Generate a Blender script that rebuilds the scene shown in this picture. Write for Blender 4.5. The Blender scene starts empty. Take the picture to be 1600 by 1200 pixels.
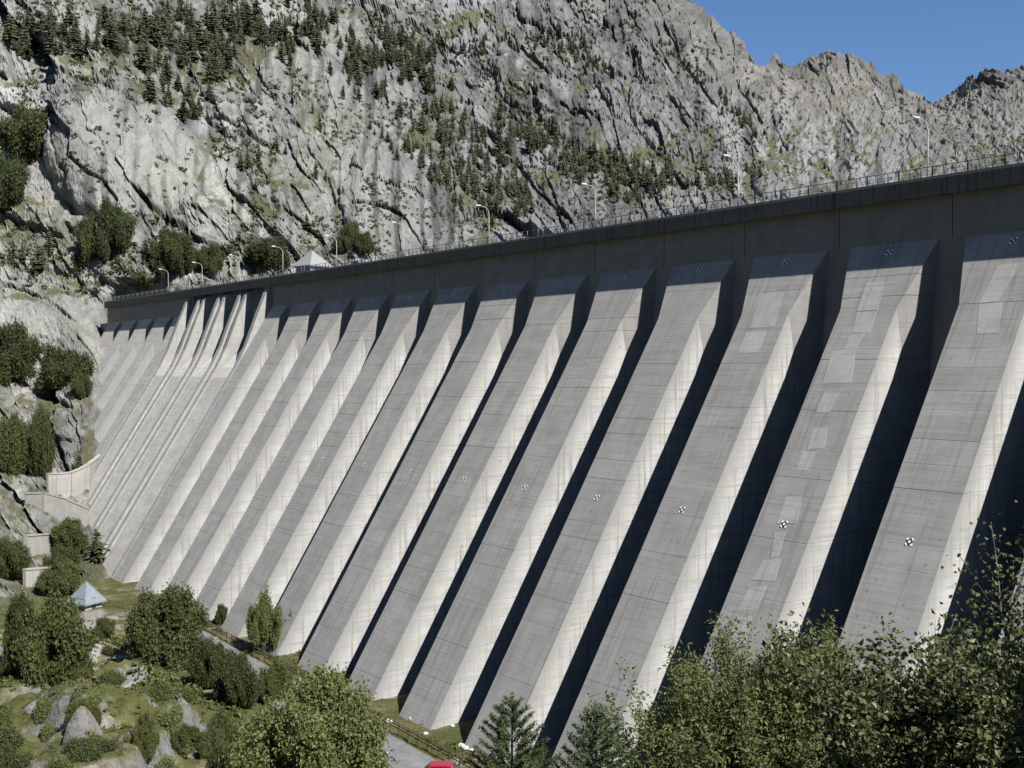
import bpy, bmesh, math, random
import numpy as np
from mathutils import Matrix, Vector
random.seed(7); RNG = np.random.default_rng(11)
S = bpy.context.scene
COL = S.collection

# ------------------------------------------------------------------ camera, light, exposure
YAW, PITCH, FPX = math.radians(142.78), math.radians(-0.86), 1730.3      # focal length in pixels of a 1600 px wide frame
FW = np.array([math.cos(YAW)*math.cos(PITCH), math.sin(YAW)*math.cos(PITCH), math.sin(PITCH)])
RT = np.array([math.sin(YAW), -math.cos(YAW), 0.0])
UP = np.cross(RT, FW)
cam = bpy.data.cameras.new('camera'); cam.sensor_width = 36.0; cam.lens = 36.0*FPX/1600; cam.clip_start = .3; cam.clip_end = 20000
camo = bpy.data.objects.new('camera', cam); COL.objects.link(camo)
camo.matrix_world = Matrix((( *[RT[0], UP[0], -FW[0]], 0), (*[RT[1], UP[1], -FW[1]], 0), (*[RT[2], UP[2], -FW[2]], 0), (0, 0, 0, 1)))
S.camera = camo
SUN = np.array([.95, .085, 1.0]); SUN /= np.linalg.norm(SUN)
w = bpy.data.worlds.new('World'); S.world = w; w.use_nodes = True
nt = w.node_tree; bg = nt.nodes['Background']
sky = nt.nodes.new('ShaderNodeTexSky'); sky.sky_type = 'NISHITA'; sky.sun_disc = False
sky.sun_elevation = math.asin(SUN[2]); sky.sun_rotation = math.atan2(SUN[0], SUN[1])
sky.altitude = 0; sky.air_density = 1.0; sky.dust_density = 0.0; sky.ozone_density = 9.0
nt.links.new(sky.outputs[0], bg.inputs[0]); bg.inputs[1].default_value = 0.06
sl = bpy.data.lights.new('sun', 'SUN'); sl.energy = 5.0; sl.angle = math.radians(.53); sl.color = (1, .975, .93)
so = bpy.data.objects.new('sun', sl); COL.objects.link(so)
so.rotation_euler = Vector(-SUN).to_track_quat('-Z', 'Y').to_euler()
S.view_settings.view_transform = 'Standard'; S.view_settings.look = 'None'; S.view_settings.gamma = 1
S.view_settings.exposure = 0.95; S.view_settings.use_curve_mapping = False
S.render.engine = 'CYCLES'; S.cycles.max_bounces = 6; S.cycles.diffuse_bounces = 1; S.cycles.transparent_max_bounces = 6

# ------------------------------------------------------------------ helpers
def ray(x, y): return FW + (x-800)/FPX*RT + (600-y)/FPX*UP
def at_depth(x, y, Z): return ray(x, y)*Z
def on_z(x, y, z):
    d = ray(x, y); return d*(z/d[2])
def on_y(x, y, Y):
    d = ray(x, y); return d*(Y/d[1])
def props(o, label=None, cat=None, group=None, kind=None):
    if label: o['label'] = label
    if cat: o['category'] = cat
    if group: o['group'] = group
    if kind: o['kind'] = kind
    return o
def empty(name, loc, rz=0.0):
    o = bpy.data.objects.new(name, None); COL.objects.link(o); o.empty_display_size = .5
    o.location = loc; o.rotation_euler = (0, 0, rz); return o
def link(name, me, parent=None, loc=None):
    o = bpy.data.objects.new(name, me); COL.objects.link(o)
    if parent is not None: o.parent = parent
    if loc is not None: o.location = loc
    return o
def mesh_np(name, V, F, mats, mi=None, smooth=False):
    """V (n,3), F (m,k) with one k"""
    V = np.asarray(V, np.float32); F = np.asarray(F, np.int32); m, k = F.shape
    me = bpy.data.meshes.new(name)
    me.vertices.add(len(V)); me.vertices.foreach_set('co', V.ravel())
    me.loops.add(m*k); me.loops.foreach_set('vertex_index', F.ravel())
    me.polygons.add(m); me.polygons.foreach_set('loop_start', np.arange(0, m*k, k, dtype=np.int32))
    for mt in (mats if isinstance(mats, (list, tuple)) else [mats]): me.materials.append(mt)
    if mi is not None: me.polygons.foreach_set('material_index', np.asarray(mi, np.int32))
    me.polygons.foreach_set('use_smooth', np.full(m, smooth))
    me.update(calc_edges=True); return me
class MB:
    """collects boxes, bars, tubes, quads into one mesh"""
    def __init__(s): s.v, s.f, s.m = [], [], []
    def add(s, vs, fs, mi=0):
        b = len(s.v); s.v += [tuple(map(float, v)) for v in vs]
        for f in fs: s.f.append([b+i for i in f]); s.m.append(mi)
    def box(s, lo, hi, mi=0):
        x0, y0, z0 = lo; x1, y1, z1 = hi
        s.add([(x0,y0,z0),(x1,y0,z0),(x1,y1,z0),(x0,y1,z0),(x0,y0,z1),(x1,y0,z1),(x1,y1,z1),(x0,y1,z1)],
              [(0,3,2,1),(4,5,6,7),(0,1,5,4),(1,2,6,5),(2,3,7,6),(3,0,4,7)], mi)
    def tube(s, pts, r0, r1=None, n=6, mi=0, cap=True):
        r1 = r0 if r1 is None else r1; pts = [np.array(p, float) for p in pts]; L = len(pts); b = len(s.v)
        for i, p in enumerate(pts):
            t = pts[min(i+1, L-1)]-pts[max(i-1, 0)]; t = t/(np.linalg.norm(t)+1e-9)
            a = np.cross(t, (0, 0, 1) if abs(t[2]) < .9 else (1, 0, 0)); a /= np.linalg.norm(a); c = np.cross(t, a)
            r = r0+(r1-r0)*i/(L-1)
            for k in range(n):
                q = 2*math.pi*k/n; s.v.append(tuple(p+(a*math.cos(q)+c*math.sin(q))*r))
        for i in range(L-1):
            for k in range(n):
                s.f.append([b+i*n+k, b+i*n+(k+1) % n, b+(i+1)*n+(k+1) % n, b+(i+1)*n+k]); s.m.append(mi)
        if cap:
            s.f.append([b+k for k in range(n)][::-1]); s.m.append(mi)
            s.f.append([b+(L-1)*n+k for k in range(n)]); s.m.append(mi)
    def prism(s, prof, axis, a0, a1, mi=0):
        """profile of 2D points extruded along axis index from a0 to a1"""
        n = len(prof); o = [i for i in range(3) if i != axis]; vs = []
        for a in (a0, a1):
            for p in prof:
                v = [0, 0, 0]; v[axis] = a; v[o[0]] = p[0]; v[o[1]] = p[1]; vs.append(v)
        s.add(vs, [tuple(range(n))[::-1], tuple(range(n, 2*n))]+[(i, (i+1) % n, n+(i+1) % n, n+i) for i in range(n)], mi)
    def mesh(s, name, mats, smooth=False):
        me = bpy.data.meshes.new(name); me.from_pydata(s.v, [], s.f)
        for mt in (mats if isinstance(mats, (list, tuple)) else [mats]): me.materials.append(mt)
        me.polygons.foreach_set('material_index', np.array(s.m, np.int32))
        if smooth: me.polygons.foreach_set('use_smooth', np.ones(len(s.f), bool))
        bm = bmesh.new(); bm.from_mesh(me); bmesh.ops.recalc_face_normals(bm, faces=bm.faces); bm.to_mesh(me); bm.free()
        me.update(); return me
    def obj(s, name, mats, parent=None, loc=None, smooth=False): return link(name, s.mesh(name, mats, smooth), parent, loc)

# numpy noise
def h01(ix, iy, iz=0, seed=0):
    n = (ix.astype(np.int64)*374761393+iy.astype(np.int64)*668265263+np.int64(1)*iz*1274126177+seed*974711) & 0x7fffffff
    n = ((n ^ (n >> 13))*1274126177) & 0x7fffffff
    n = ((n ^ (n >> 15))*668265263) & 0x7fffffff
    return ((n ^ (n >> 16)) & 0xffffff)/float(0xffffff)
def vnoise(x, y, seed=0):
    ix = np.floor(x); iy = np.floor(y); fx = x-ix; fy = y-iy
    fx = fx*fx*(3-2*fx); fy = fy*fy*(3-2*fy); ix = ix.astype(np.int64); iy = iy.astype(np.int64)
    a = h01(ix, iy, 0, seed); b = h01(ix+1, iy, 0, seed); c = h01(ix, iy+1, 0, seed); d = h01(ix+1, iy+1, 0, seed)
    return (a+(b-a)*fx)*(1-fy)+(c+(d-c)*fx)*fy
def fbm(x, y, o=4, seed=0, gain=.5):
    s = 0; a = 1; t = 0
    for i in range(o):
        s = s+a*vnoise(x, y, seed+i*17); t += a; a *= gain; x = x*2.03+5.1; y = y*2.03+1.7
    return s/t
def worley(x, y, seed=0):
    """F1, F2, offset to the nearest cell point, two hashes of that cell"""
    ix = np.floor(x).astype(np.int64); iy = np.floor(y).astype(np.int64)
    f1 = np.full(x.shape, 9.); f2 = np.full(x.shape, 9.); ox = np.zeros(x.shape); oy = np.zeros(x.shape); h1 = np.zeros(x.shape); h2 = np.zeros(x.shape)
    for dx in (-1, 0, 1):
        for dy in (-1, 0, 1):
            cx = ix+dx; cy = iy+dy; a = h01(cx, cy, 1, seed); b = h01(cx, cy, 2, seed)
            ex = x-(cx+a); ey = y-(cy+b); d = ex*ex+ey*ey; m = d < f1
            f2 = np.where(m, f1, np.minimum(f2, d))
            ox = np.where(m, ex, ox); oy = np.where(m, ey, oy); h1 = np.where(m, a, h1); h2 = np.where(m, b, h2); f1 = np.where(m, d, f1)
    return np.sqrt(f1), np.sqrt(f2), ox, oy, h1, h2
def sst(a, b, x):
    t = np.clip((x-a)/(b-a), 0, 1); return t*t*(3-2*t)

# materials
def mat(name, rough=.85, spec=.25):
    m = bpy.data.materials.new(name); m.use_nodes = True; n = m.node_tree
    b = n.nodes['Principled BSDF']; b.inputs['Roughness'].default_value = rough; b.inputs['Specular IOR Level'].default_value = spec
    return m, n, b
def flat(name, c, rough=.6, metal=0.0, spec=.4, var=.12, scale=3.0):
    m, n, b = mat(name, rough, spec); b.inputs['Metallic'].default_value = metal
    no = noise(n, scale, 4); mx = ramp(n, no, [(0.3, [k*(1-var) for k in c]), (.7, [min(1, k*(1+var)) for k in c])])
    n.links.new(mx, b.inputs['Base Color']); return m
def noise(n, scale, det=4, vec=None, rough=.55, dist=0.0):
    t = n.nodes.new('ShaderNodeTexNoise'); t.inputs['Scale'].default_value = scale; t.inputs['Detail'].default_value = det
    t.inputs['Roughness'].default_value = rough; t.inputs['Distortion'].default_value = dist
    if vec is None:
        vec = n.nodes.new('ShaderNodeTexCoord').outputs['Object']
    n.links.new(vec, t.inputs['Vector']); return t.outputs['Fac']
def ramp(n, fac, stops):
    r = n.nodes.new('ShaderNodeValToRGB'); e = r.color_ramp.elements
    while len(e) < len(stops): e.new(.5)
    for i, (p, c) in enumerate(stops):
        e[i].position = p; e[i].color = (*c, 1) if len(c) == 3 else c
    n.links.new(fac, r.inputs[0]); return r.outputs[0]
def scaled(n, vec, sc):
    m = n.nodes.new('ShaderNodeMapping'); m.inputs['Scale'].default_value = sc; n.links.new(vec, m.inputs['Vector']); return m.outputs[0]
def mixc(n, fac, a, b, mode='MIX'):
    m = n.nodes.new('ShaderNodeMix'); m.data_type = 'RGBA'; m.blend_type = mode
    if isinstance(fac, (int, float)): m.inputs[0].default_value = fac
    else: n.links.new(fac, m.inputs[0])
    for i, s in ((6, a), (7, b)):
        if isinstance(s, (tuple, list)): m.inputs[i].default_value = (*s, 1)
        else: n.links.new(s, m.inputs[i])
    return m.outputs[2]
def math_(n, op, a, b=0.0):
    m = n.nodes.new('ShaderNodeMath'); m.operation = op
    for i, s in enumerate((a, b)):
        if isinstance(s, (int, float)): m.inputs[i].default_value = s
        else: n.links.new(s, m.inputs[i])
    return m.outputs[0]
def attr(n, name, out='Color'):
    a = n.nodes.new('ShaderNodeAttribute'); a.attribute_name = name; return a.outputs[out]
def bump(n, b, h, strength=.5, dist=.1):
    k = n.nodes.new('ShaderNodeBump'); k.inputs['Strength'].default_value = strength; k.inputs['Distance'].default_value = dist
    n.links.new(h, k.inputs['Height']); n.links.new(k.outputs[0], b.inputs['Normal'])

def concrete(name, base, streak=.5, lift=.35, warm=(0, 0, 0), board=.0, margin=None):
    """cast concrete: tone differs a little from lift to lift, vertical run-off streaks, blotches, form-board lines"""
    m, n, b = mat(name, .9, .2)
    geo = n.nodes.new('ShaderNodeNewGeometry').outputs['Position']
    sep = n.nodes.new('ShaderNodeSeparateXYZ'); n.links.new(geo, sep.inputs[0])
    blot = noise(n, .35, 5, geo); fine = noise(n, 3.0, 4, geo)
    run = noise(n, 1.0, 5, scaled(n, geo, (2.2, .03 if name in ('weathered_concrete', 'pale_patch_concrete', 'crest_wall_concrete') else 2.2, .09)), .6)
    band = noise(n, 1.0, 3, scaled(n, geo, (.05, .05, 1.7)), .7)
    # lift tone: one random value for each 2.4 m lift of each 15 m monolith
    lx = math_(n, 'FLOOR', math_(n, 'DIVIDE', math_(n, 'ADD', sep.outputs[0], 61.3+7.5), 15.0)); lz = math_(n, 'FLOOR', math_(n, 'DIVIDE', math_(n, 'ADD', sep.outputs[2], 60.0), 2.4))
    wn = n.nodes.new('ShaderNodeTexWhiteNoise'); wn.noise_dimensions = '2D'
    cb = n.nodes.new('ShaderNodeCombineXYZ'); n.links.new(lx, cb.inputs[0]); n.links.new(lz, cb.inputs[1]); n.links.new(cb.outputs[0], wn.inputs['Vector'])
    c = ramp(n, blot, [(.25, [k*.80 for k in base]), (.5, base), (.8, [min(.85, k*1.16) for k in base])])
    c = mixc(n, math_(n, 'MULTIPLY', wn.outputs[0], lift), c, [k*.72 for k in base])
    c = mixc(n, math_(n, 'MULTIPLY', ramp_f(n, run, .48, .70), streak), c, [base[0]*.55, base[1]*.54, base[2]*.50])
    c = mixc(n, math_(n, 'MULTIPLY', ramp_f(n, band, .5, .68), .45*streak+.12), c, [base[0]*.74, base[1]*.72, base[2]*.66])
    if sum(warm): c = mixc(n, math_(n, 'MULTIPLY', ramp_f(n, noise(n, .18, 4, geo), .52, .72), .75), c, warm)
    c = mixc(n, math_(n, 'MULTIPLY', ramp_f(n, fine, .55, .8), .25), c, [k*.6 for k in base])
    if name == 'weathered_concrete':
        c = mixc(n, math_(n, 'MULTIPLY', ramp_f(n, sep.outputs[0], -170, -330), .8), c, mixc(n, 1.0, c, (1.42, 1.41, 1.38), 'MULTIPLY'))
    if board:
        wv = noise(n, 1.0, 2, scaled(n, geo, (.12, .12, 5.5)), .8); c = mixc(n, math_(n, 'MULTIPLY', ramp_f(n, wv, .52, .66), board), c, [base[0]*.6, base[1]*.58, base[2]*.52])
        dots = n.nodes.new('ShaderNodeTexVoronoi'); dots.inputs['Scale'].default_value = .42; n.links.new(geo, dots.inputs['Vector'])
        c = mixc(n, math_(n, 'MULTIPLY', ramp_f(n, dots.outputs['Distance'], .10, .05), min(.7, board*.9)), c, [k*.3 for k in base])
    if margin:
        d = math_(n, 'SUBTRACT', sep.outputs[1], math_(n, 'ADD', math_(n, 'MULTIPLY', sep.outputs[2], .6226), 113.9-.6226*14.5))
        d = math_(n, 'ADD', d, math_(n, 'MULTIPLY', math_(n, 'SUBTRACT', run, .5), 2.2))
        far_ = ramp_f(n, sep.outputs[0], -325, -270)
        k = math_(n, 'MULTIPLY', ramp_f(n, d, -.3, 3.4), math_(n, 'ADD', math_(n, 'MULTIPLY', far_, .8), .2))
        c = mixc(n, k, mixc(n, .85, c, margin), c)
    n.links.new(c, b.inputs['Base Color'])
    hh = math_(n, 'ADD', math_(n, 'MULTIPLY', fine, .5), band); bump(n, b, hh, .35, .05)
    return m
def ramp_f(n, fac, a, b_):
    r = n.nodes.new('ShaderNodeMapRange'); r.inputs[1].default_value = a; r.inputs[2].default_value = b_; r.interpolation_type = 'SMOOTHSTEP'
    n.links.new(fac, r.inputs[0]); return r.outputs[0]

M = {}
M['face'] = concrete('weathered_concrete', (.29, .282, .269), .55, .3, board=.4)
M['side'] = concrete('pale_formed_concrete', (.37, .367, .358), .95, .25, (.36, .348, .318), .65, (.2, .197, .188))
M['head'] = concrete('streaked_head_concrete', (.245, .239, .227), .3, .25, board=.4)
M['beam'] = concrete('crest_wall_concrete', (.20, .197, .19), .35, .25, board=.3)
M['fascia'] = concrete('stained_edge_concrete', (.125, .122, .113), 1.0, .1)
M['kerb'] = concrete('pale_kerb_concrete', (.30, .29, .27), .5, .1)
M['chute'] = concrete('spillway_concrete', (.46, .45, .415), .6, .3, (.40, .36, .27), .5)
M['pierc'] = concrete('spillway_pier_concrete', (.30, .296, .28), .5, .2, board=.4)
M['patch'] = concrete('pale_patch_concrete', (.345, .338, .323), .35, .1, board=.4)
M['pale'] = concrete('pale_wall_concrete', (.30, .29, .265), .5, .1, board=.4)
M['joint'] = flat('dark_joint', (.03, .03, .028), .95)
M['galv'] = flat('galvanised_steel', (.36, .365, .36), .45, .0, .5)
M['darksteel'] = flat('dark_painted_steel', (.05, .055, .055), .5)
M['lampwhite'] = flat('white_lamp_housing', (.62, .62, .6), .35, 0, .5, .04)
M['white'] = flat('white_target_paint', (.8, .81, .82), .5, 0, .3, .05)
M['black'] = flat('black_target_paint', (.02, .02, .022), .6)
M['asphalt'] = flat('grey_asphalt', (.145, .145, .15), .9, 0, .2, .2, .8)
M['wood'] = flat('brown_fence_wood', (.085, .06, .04), .85, 0, .2, .35, 2)
M['palewood'] = flat('grey_pole_wood', (.30, .28, .25), .85, 0, .2, .2, 2)
M['bark'] = flat('brown_bark', (.07, .055, .042), .95, 0, .1, .4, 4)
M['birchbark'] = flat('pale_birch_bark', (.12, .105, .085), .85, 0, .2, .5, 9)
M['roofwhite'] = flat('white_roof_sheet', (.21, .208, .2), .6, 0, .3, .1, 1)
M['housewall'] = flat('grey_render', (.26, .27, .28), .9, 0, .2, .15, 1)
M['zinc'] = flat('blue_grey_zinc', (.17, .195, .22), .5, .1, .5, .1, 1)
M['glass'] = flat('dark_window_glass', (.015, .02, .024), .08, 0, .7, .1)
M['tyre'] = flat('black_tyre', (.02, .02, .02), .8)
M['rim'] = flat('silver_rim', (.5, .5, .5), .35, .6)
M['headlamp'] = flat('clear_headlamp', (.7, .72, .74), .15, 0, .7, .05)
M['taillamp'] = flat('red_tail_lamp', (.4, .02, .02), .2, 0, .6, .05)

def leafmat(name, dark, light, trans=.35, scale=.6):
    m, n, b = mat(name, .6, .3)
    t = attr(n, 'tone', 'Fac'); oi = n.nodes.new('ShaderNodeObjectInfo').outputs['Random']
    f = math_(n, 'ADD', math_(n, 'MULTIPLY', t, .68), math_(n, 'MULTIPLY', oi, .34))
    c = ramp(n, f, [(.1, dark), (.6, [(a+c_)/2 for a, c_ in zip(dark, light)]), (.95, light)])
    n.links.new(c, b.inputs['Base Color'])
    tr = n.nodes.new('ShaderNodeBsdfTranslucent'); n.links.new(c, tr.inputs[0])
    mx = n.nodes.new('ShaderNodeMixShader'); mx.inputs[0].default_value = trans
    out = n.nodes['Material Output']; n.links.new(b.outputs[0], mx.inputs[1]); n.links.new(tr.outputs[0], mx.inputs[2]); n.links.new(mx.outputs[0], out.inputs[0])
    return m
M['needle'] = leafmat('conifer_needles', (.018, .026, .012), (.05, .065, .025), .12)
M['needlefar'] = leafmat('far_conifer_needles', (.022, .027, .013), (.062, .066, .028), .1)
M['pine'] = leafmat('young_pine_needles', (.035, .055, .022), (.09, .12, .05), .2)
M['leaf'] = leafmat('broadleaf_foliage', (.045, .058, .018), (.125, .135, .042), .3)
M['leafolive'] = leafmat('olive_willow_foliage', (.08, .098, .032), (.215, .23, .085), .35)
M['leafmid'] = leafmat('mid_green_foliage', (.03, .042, .014), (.10, .115, .036), .28)
M['leafdark'] = leafmat('dark_shrub_foliage', (.024, .036, .012), (.08, .09, .03), .25)
M['birchleaf'] = leafmat('birch_leaves', (.03, .04, .014), (.13, .145, .055), .25)
M['birchleaf'].node_tree.nodes['Principled BSDF'].inputs['Roughness'].default_value = .5; M['birchleaf'].node_tree.nodes['Principled BSDF'].inputs['Specular IOR Level'].default_value = .35

# ------------------------------------------------------------------ mountain: one sheet of rock behind and beside the dam
B_, YW, ZB = .6226, 113.9, 14.5            # batter of the buttress fronts, plane of the crest wall, underside of the crest wall
def front_y(z): return YW-B_*(ZB-z)
def dam_depth(x, y):
    d = ray(x, y); t = (YW-B_*ZB)/(d[1]-B_*d[2]); return t
CT = [(155, 520), (158, 560), (152, 640), (150, 720), (140, 790), (145, 830), (168, 890), (190, 930)]
cp = [(-260,-160,560),(-260,200,330),(-260,500,270),(-260,800,200),(-260,980,165),
      (0,-160,680),(0,0,540),(0,120,480),(0,260,440),(0,450,372),(0,640,318),(0,800,252),(0,900,224),(0,980,198),
      (110,130,455),(60,60,520),(100,300,418),(120,420,388),(90,560,352),(80,700,300),(70,800,262),(90,960,208),(150,970,212),
      (250,0,640),(250,90,560),(300,160,505),(300,300,440),(300,430,398),(210,440,384),
      (450,-160,900),(450,0,760),(450,110,620),(480,220,545),(520,300,480),(520,400,425),(640,380,455),(650,280,520),
      (620,0,980),(620,120,780),(640,200,680),(750,300,610),(800,350,560),
      (800,-160,1500),(800,0,1150),(800,100,930),(830,200,780),(900,300,620),
      (1000,-140,1800),(1000,0,1450),(1000,120,1080),(1000,220,820),(1000,310,650),
      (1080,0,1680),(1190,85,2000),(1100,120,1250),(1180,190,1050),(1200,280,720),
      (1260,90,2300),(1310,80,2350),(1400,130,2400),(1300,170,1500),(1350,240,950),
      (1450,150,2500),(1450,200,1500),(1540,112,2300),(1600,110,2300),(1600,190,1450),(1600,240,1000),
      (1860,90,2200),(1860,240,1000),
      (300,540,382),(250,700,345),(240,940,300),(500,480,410),(800,430,480),(1000,400,530),(1300,360,610),(1600,320,720),(1860,290,760)]
for x, y in CT:
    Z = dam_depth(x, y); cp += [(x, y, Z), (x+45, y, Z*1.13), (x-35, y+6, Z*.985)]
cp = np.array(cp, float)
def tps_fit(P, v, lam=1e-3):
    d = np.linalg.norm(P[:, None]-P[None], axis=-1); K = np.where(d > 0, d*d*np.log(d+1e-9), 0); n = len(P)
    A = np.zeros((n+3, n+3)); A[:n, :n] = K+lam*np.eye(n); A[:n, n] = 1; A[:n, n+1:] = P; A[n, :n] = 1; A[n+1:, :n] = P.T
    return np.linalg.solve(A, np.concatenate([v, np.zeros(3)]))
def tps_eval(P, wt, x, y):
    n = len(P); o = wt[n]+wt[n+1]*x+wt[n+2]*y
    for i in range(n):
        r2 = (x-P[i, 0])**2+(y-P[i, 1])**2; o = o+wt[i]*.5*r2*np.log(r2+1e-9)
    return o
CPP = cp[:, :2]/100.; CW = tps_fit(CPP, np.log(cp[:, 2]), 2e-3)
CREST = np.array([(-300,545),(150,479),(415,434),(620,396),(930,348),(1153,316),(1450,273),(1600,251),(1900,206)], float)
def crest_y(x): return np.interp(x, CREST[:, 0], CREST[:, 1])
SKY = np.array([(-300,-170),(850,-150),(960,-90),(1030,-40),(1075,0),(1110,15),(1140,35),(1160,50),(1178,76),(1188,84),(1198,88),(1206,78),(1216,78),(1226,92),(1240,92),(1262,85),(1285,81),(1300,79),(1320,84),(1336,92),(1350,98),(1358,100),(1372,112),(1384,120),(1394,117),(1404,122),(1412,138),(1422,142),(1440,145),(1456,151),(1466,150),(1480,143),(1500,131),(1512,121),(1530,116),(1545,108),(1555,112),(1566,115),(1580,109),(1600,108),(1640,100),(1720,112),(1800,92),(1900,105)], float)
def build_mountain():
    nx, ny = 1330, 372
    gx = np.linspace(-260, 1860, nx); t = np.linspace(0, 1, ny)
    lo = np.interp(gx, [-260, 200, 232, 300, 330], [985, 975, 940, 560, 530]); lo = np.where(gx > 330, crest_y(gx)+78, lo)
    lo = np.where((gx > 300) & (gx <= 330), np.maximum(crest_y(gx)+78, 0), lo)
    jag = (fbm(gx/14., gx*0+3, 4, 5)-.5)*4+(fbm(gx/4., gx*0+9, 2, 8)-.5)*3
    hi = np.interp(gx, SKY[:, 0], SKY[:, 1])+jag*np.where(gx > 1040, 1, .5)
    X = np.repeat(gx[:, None], ny, 1); Y = lo[:, None]+(hi-lo)[:, None]*t[None, :]
    Z = np.exp(tps_eval(CPP, CW, X/100., Y/100.))
    # the near cliffs stand in front of the wooded gully; the slab edge is a real step in depth
    edge = np.interp(Y, [-200, 0, 60, 140, 220, 300, 372, 460], [430, 470, 500, 560, 615, 665, 692, 720])
    Z = Z*(1+.075*sst(30, 150, Y)*sst(-4, 44, X-edge-6*(fbm(X/40., Y/40., 2, 3)-.5)))
    d = FW+(X-800)[..., None]/FPX*RT+(600-Y)[..., None]/FPX*UP
    P = d*Z[..., None]
    # rock relief; cells are sized in metres at 450 m and grow with distance
    G = 450/FPX
    r = (X-800)*G; u = (600-Y)*G; am = Z/450.
    wr = (fbm(r/26, u/26, 4, 21)-.5)*13; wu = (fbm(r/26, u/26, 4, 29)-.5)*13
    r2 = r+wr; u2 = u+wu
    far = sst(500, 1100, Z); slab = sst(60, 0, np.hypot((X-200)/1.7, (Y-270))-60)
    slab = np.maximum(slab, sst(50, 0, np.hypot((X-590)/1.2, (Y-310))-60)*.8); slab = np.maximum(slab, sst(40, 0, np.hypot((X-380)/1.6, (Y-200))-40)*.6); slab = np.maximum(slab, sst(30, 0, np.hypot((X-80)/2., (Y-500))-40)*.7); slab = np.maximum(slab, sst(30, 0, np.hypot((X-480)/1.8, (Y-110))-30)*.6)
    disp = np.zeros_like(Z); crack = np.zeros_like(Z); tone = np.zeros_like(Z)
    px = 1.6*G
    def rot(q):
        q = math.radians(q); return r2*math.cos(q)-u2*math.sin(q), r2*math.sin(q)+u2*math.cos(q)
    for L, amp, an, cd, ang, seed in ((60, 7, 1.6, 0, 52, 1), (27, 4.2, 1.9, 1.2, 62, 2), (13, 2.6, 2.2, 1.3, 48, 3), (6.2, 1.7, 1.8, .9, 66, 4), (3.1, 1.0, 1.6, .6, 40, 5), (1.5, .62, 1.4, .35, 70, 6)):
        a, b = rot(ang); f1, f2, ox, oy, h1, h2 = worley(a/L/an+seed, b/L, seed)
        k = np.clip(L/(px*1.5)-.7, 0, 1)
        tal = sst(1130, 1260, X+(fbm(X/60., Y/60., 3, 77)-.5)*120)*np.maximum(.55, sst(8, 34, Y-np.interp(X, SKY[:, 0], SKY[:, 1]))); tal = np.maximum(tal, .75*sst(1500, 1560, X)*sst(30, 45, Y-np.interp(X, SKY[:, 0], SKY[:, 1])))
        vis = k*(1-.65*slab*(L < 20)-.3*slab*(L >= 20))*(1-.3*sst(900, 1500, Z)*(L > 20))*(.85+.4*far)*(1-tal*(.88 if L > 10 else (.62 if L > 4 else .2)))*(1-(.35 if L > 10 else .15)*sst(560, 760, Z))*(1+.1*(1-slab)*sst(620, 480, Z))
        disp += vis*amp*((h1-.4)*1.8*ox+(h2-.65)*2.2*oy+(h1*7.3 % 1-.5)*.9)*am
        if cd:
            ck = np.clip(1-(f2-f1)/max(.09, px/L*.9), 0, 1)*(vnoise(a/L/2, b/L/2, seed+50) > (.47 if L < 20 else .55))
            disp -= ck*cd*vis*am; crack = np.maximum(crack, ck*vis*min(1, cd))
        tone += (k*(1-.4*slab))*(h1*3.7 % 1-.5)*(.42 if L > 10 else .34)
    disp += (fbm(r/50, u/50, 4, 41)-.5)*14*am*(.4+.6*sst(380, 700, Z))*(1-.5*tal)+(fbm(r/9., u/9., 5, 51, .65)-.5)*5.5*am*(1-.7*slab)*(.6+.7*far)*(1-.55*tal)
    disp += (fbm(r/1.6, u/1.6, 2, 61)-.5)*1.0*am*(1-.6*slab)*(1+1.3*tal)+(fbm(r/4., u/3., 3, 63)-.5)*2.2*am*tal
    # rounded granite slabs and bosses that stand out of the slope
    gap = np.zeros_like(Z)
    for cx, cy, rx, ry, hh, tl in ((190,235,135,112,13,35),(372,172,85,34,6,28),(470,114,72,44,7,20),(522,62,74,44,7,40),(612,305,80,88,9,15),(455,262,52,66,6,50),(362,300,58,78,6,50),(305,365,46,58,5,40),(338,398,52,36,4,20),(60,345,62,26,4,0),(55,388,74,26,4,10),(88,505,66,48,7,10),(66,648,78,30,6,20),(36,805,52,24,4,25),(1240,290,70,34,7,15),(110,20,90,34,5,0),(560,20,90,40,6,20),(150,110,80,26,4,5),(690,120,40,30,4,40),(820,130,70,40,7,50),(900,190,80,40,7,40),(1040,200,70,45,7,45),(760,250,60,36,6,40),(700,30,70,24,4,0)):
        q = math.radians(tl); ex = (X-cx)+7*(fbm(X/30., Y/30., 3, 12)-.5)*2; ey = (Y-cy)+7*(fbm(X/30.+9, Y/30., 3, 13)-.5)*2
        rho = np.hypot((ex*math.cos(q)+ey*math.sin(q))/rx, (-ex*math.sin(q)+ey*math.cos(q))/ry)
        disp += hh*am*np.sqrt(np.clip(1-rho**4, 0, 1))*.8; gap = np.maximum(gap, sst(.2, .0, np.abs(rho-1.07)))
    # a few long dark clefts seen in the face
    for pts, wd, dp in (([(962,20),(972,50),(974,75),(990,100),(992,128),(1004,150)], 4, 3.2), ([(980,70),(996,100),(1000,120),(1014,152)], 4, 3.0), ([(120,262),(150,290),(172,300),(195,330)], 2.5, 3), ([(232,318),(245,345)], 3, 2.5), ([(330,175),(380,205),(440,240)], 3, 3.5), ([(505,270),(520,310)], 4, 3), ([(600,60),(590,110),(600,150)], 3, 4), ([(425,200),(440,222)], 3, 3), ([(100,270),(112,282)], 2.5, 2)):
        dd = np.full(X.shape, 1e9)
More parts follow.
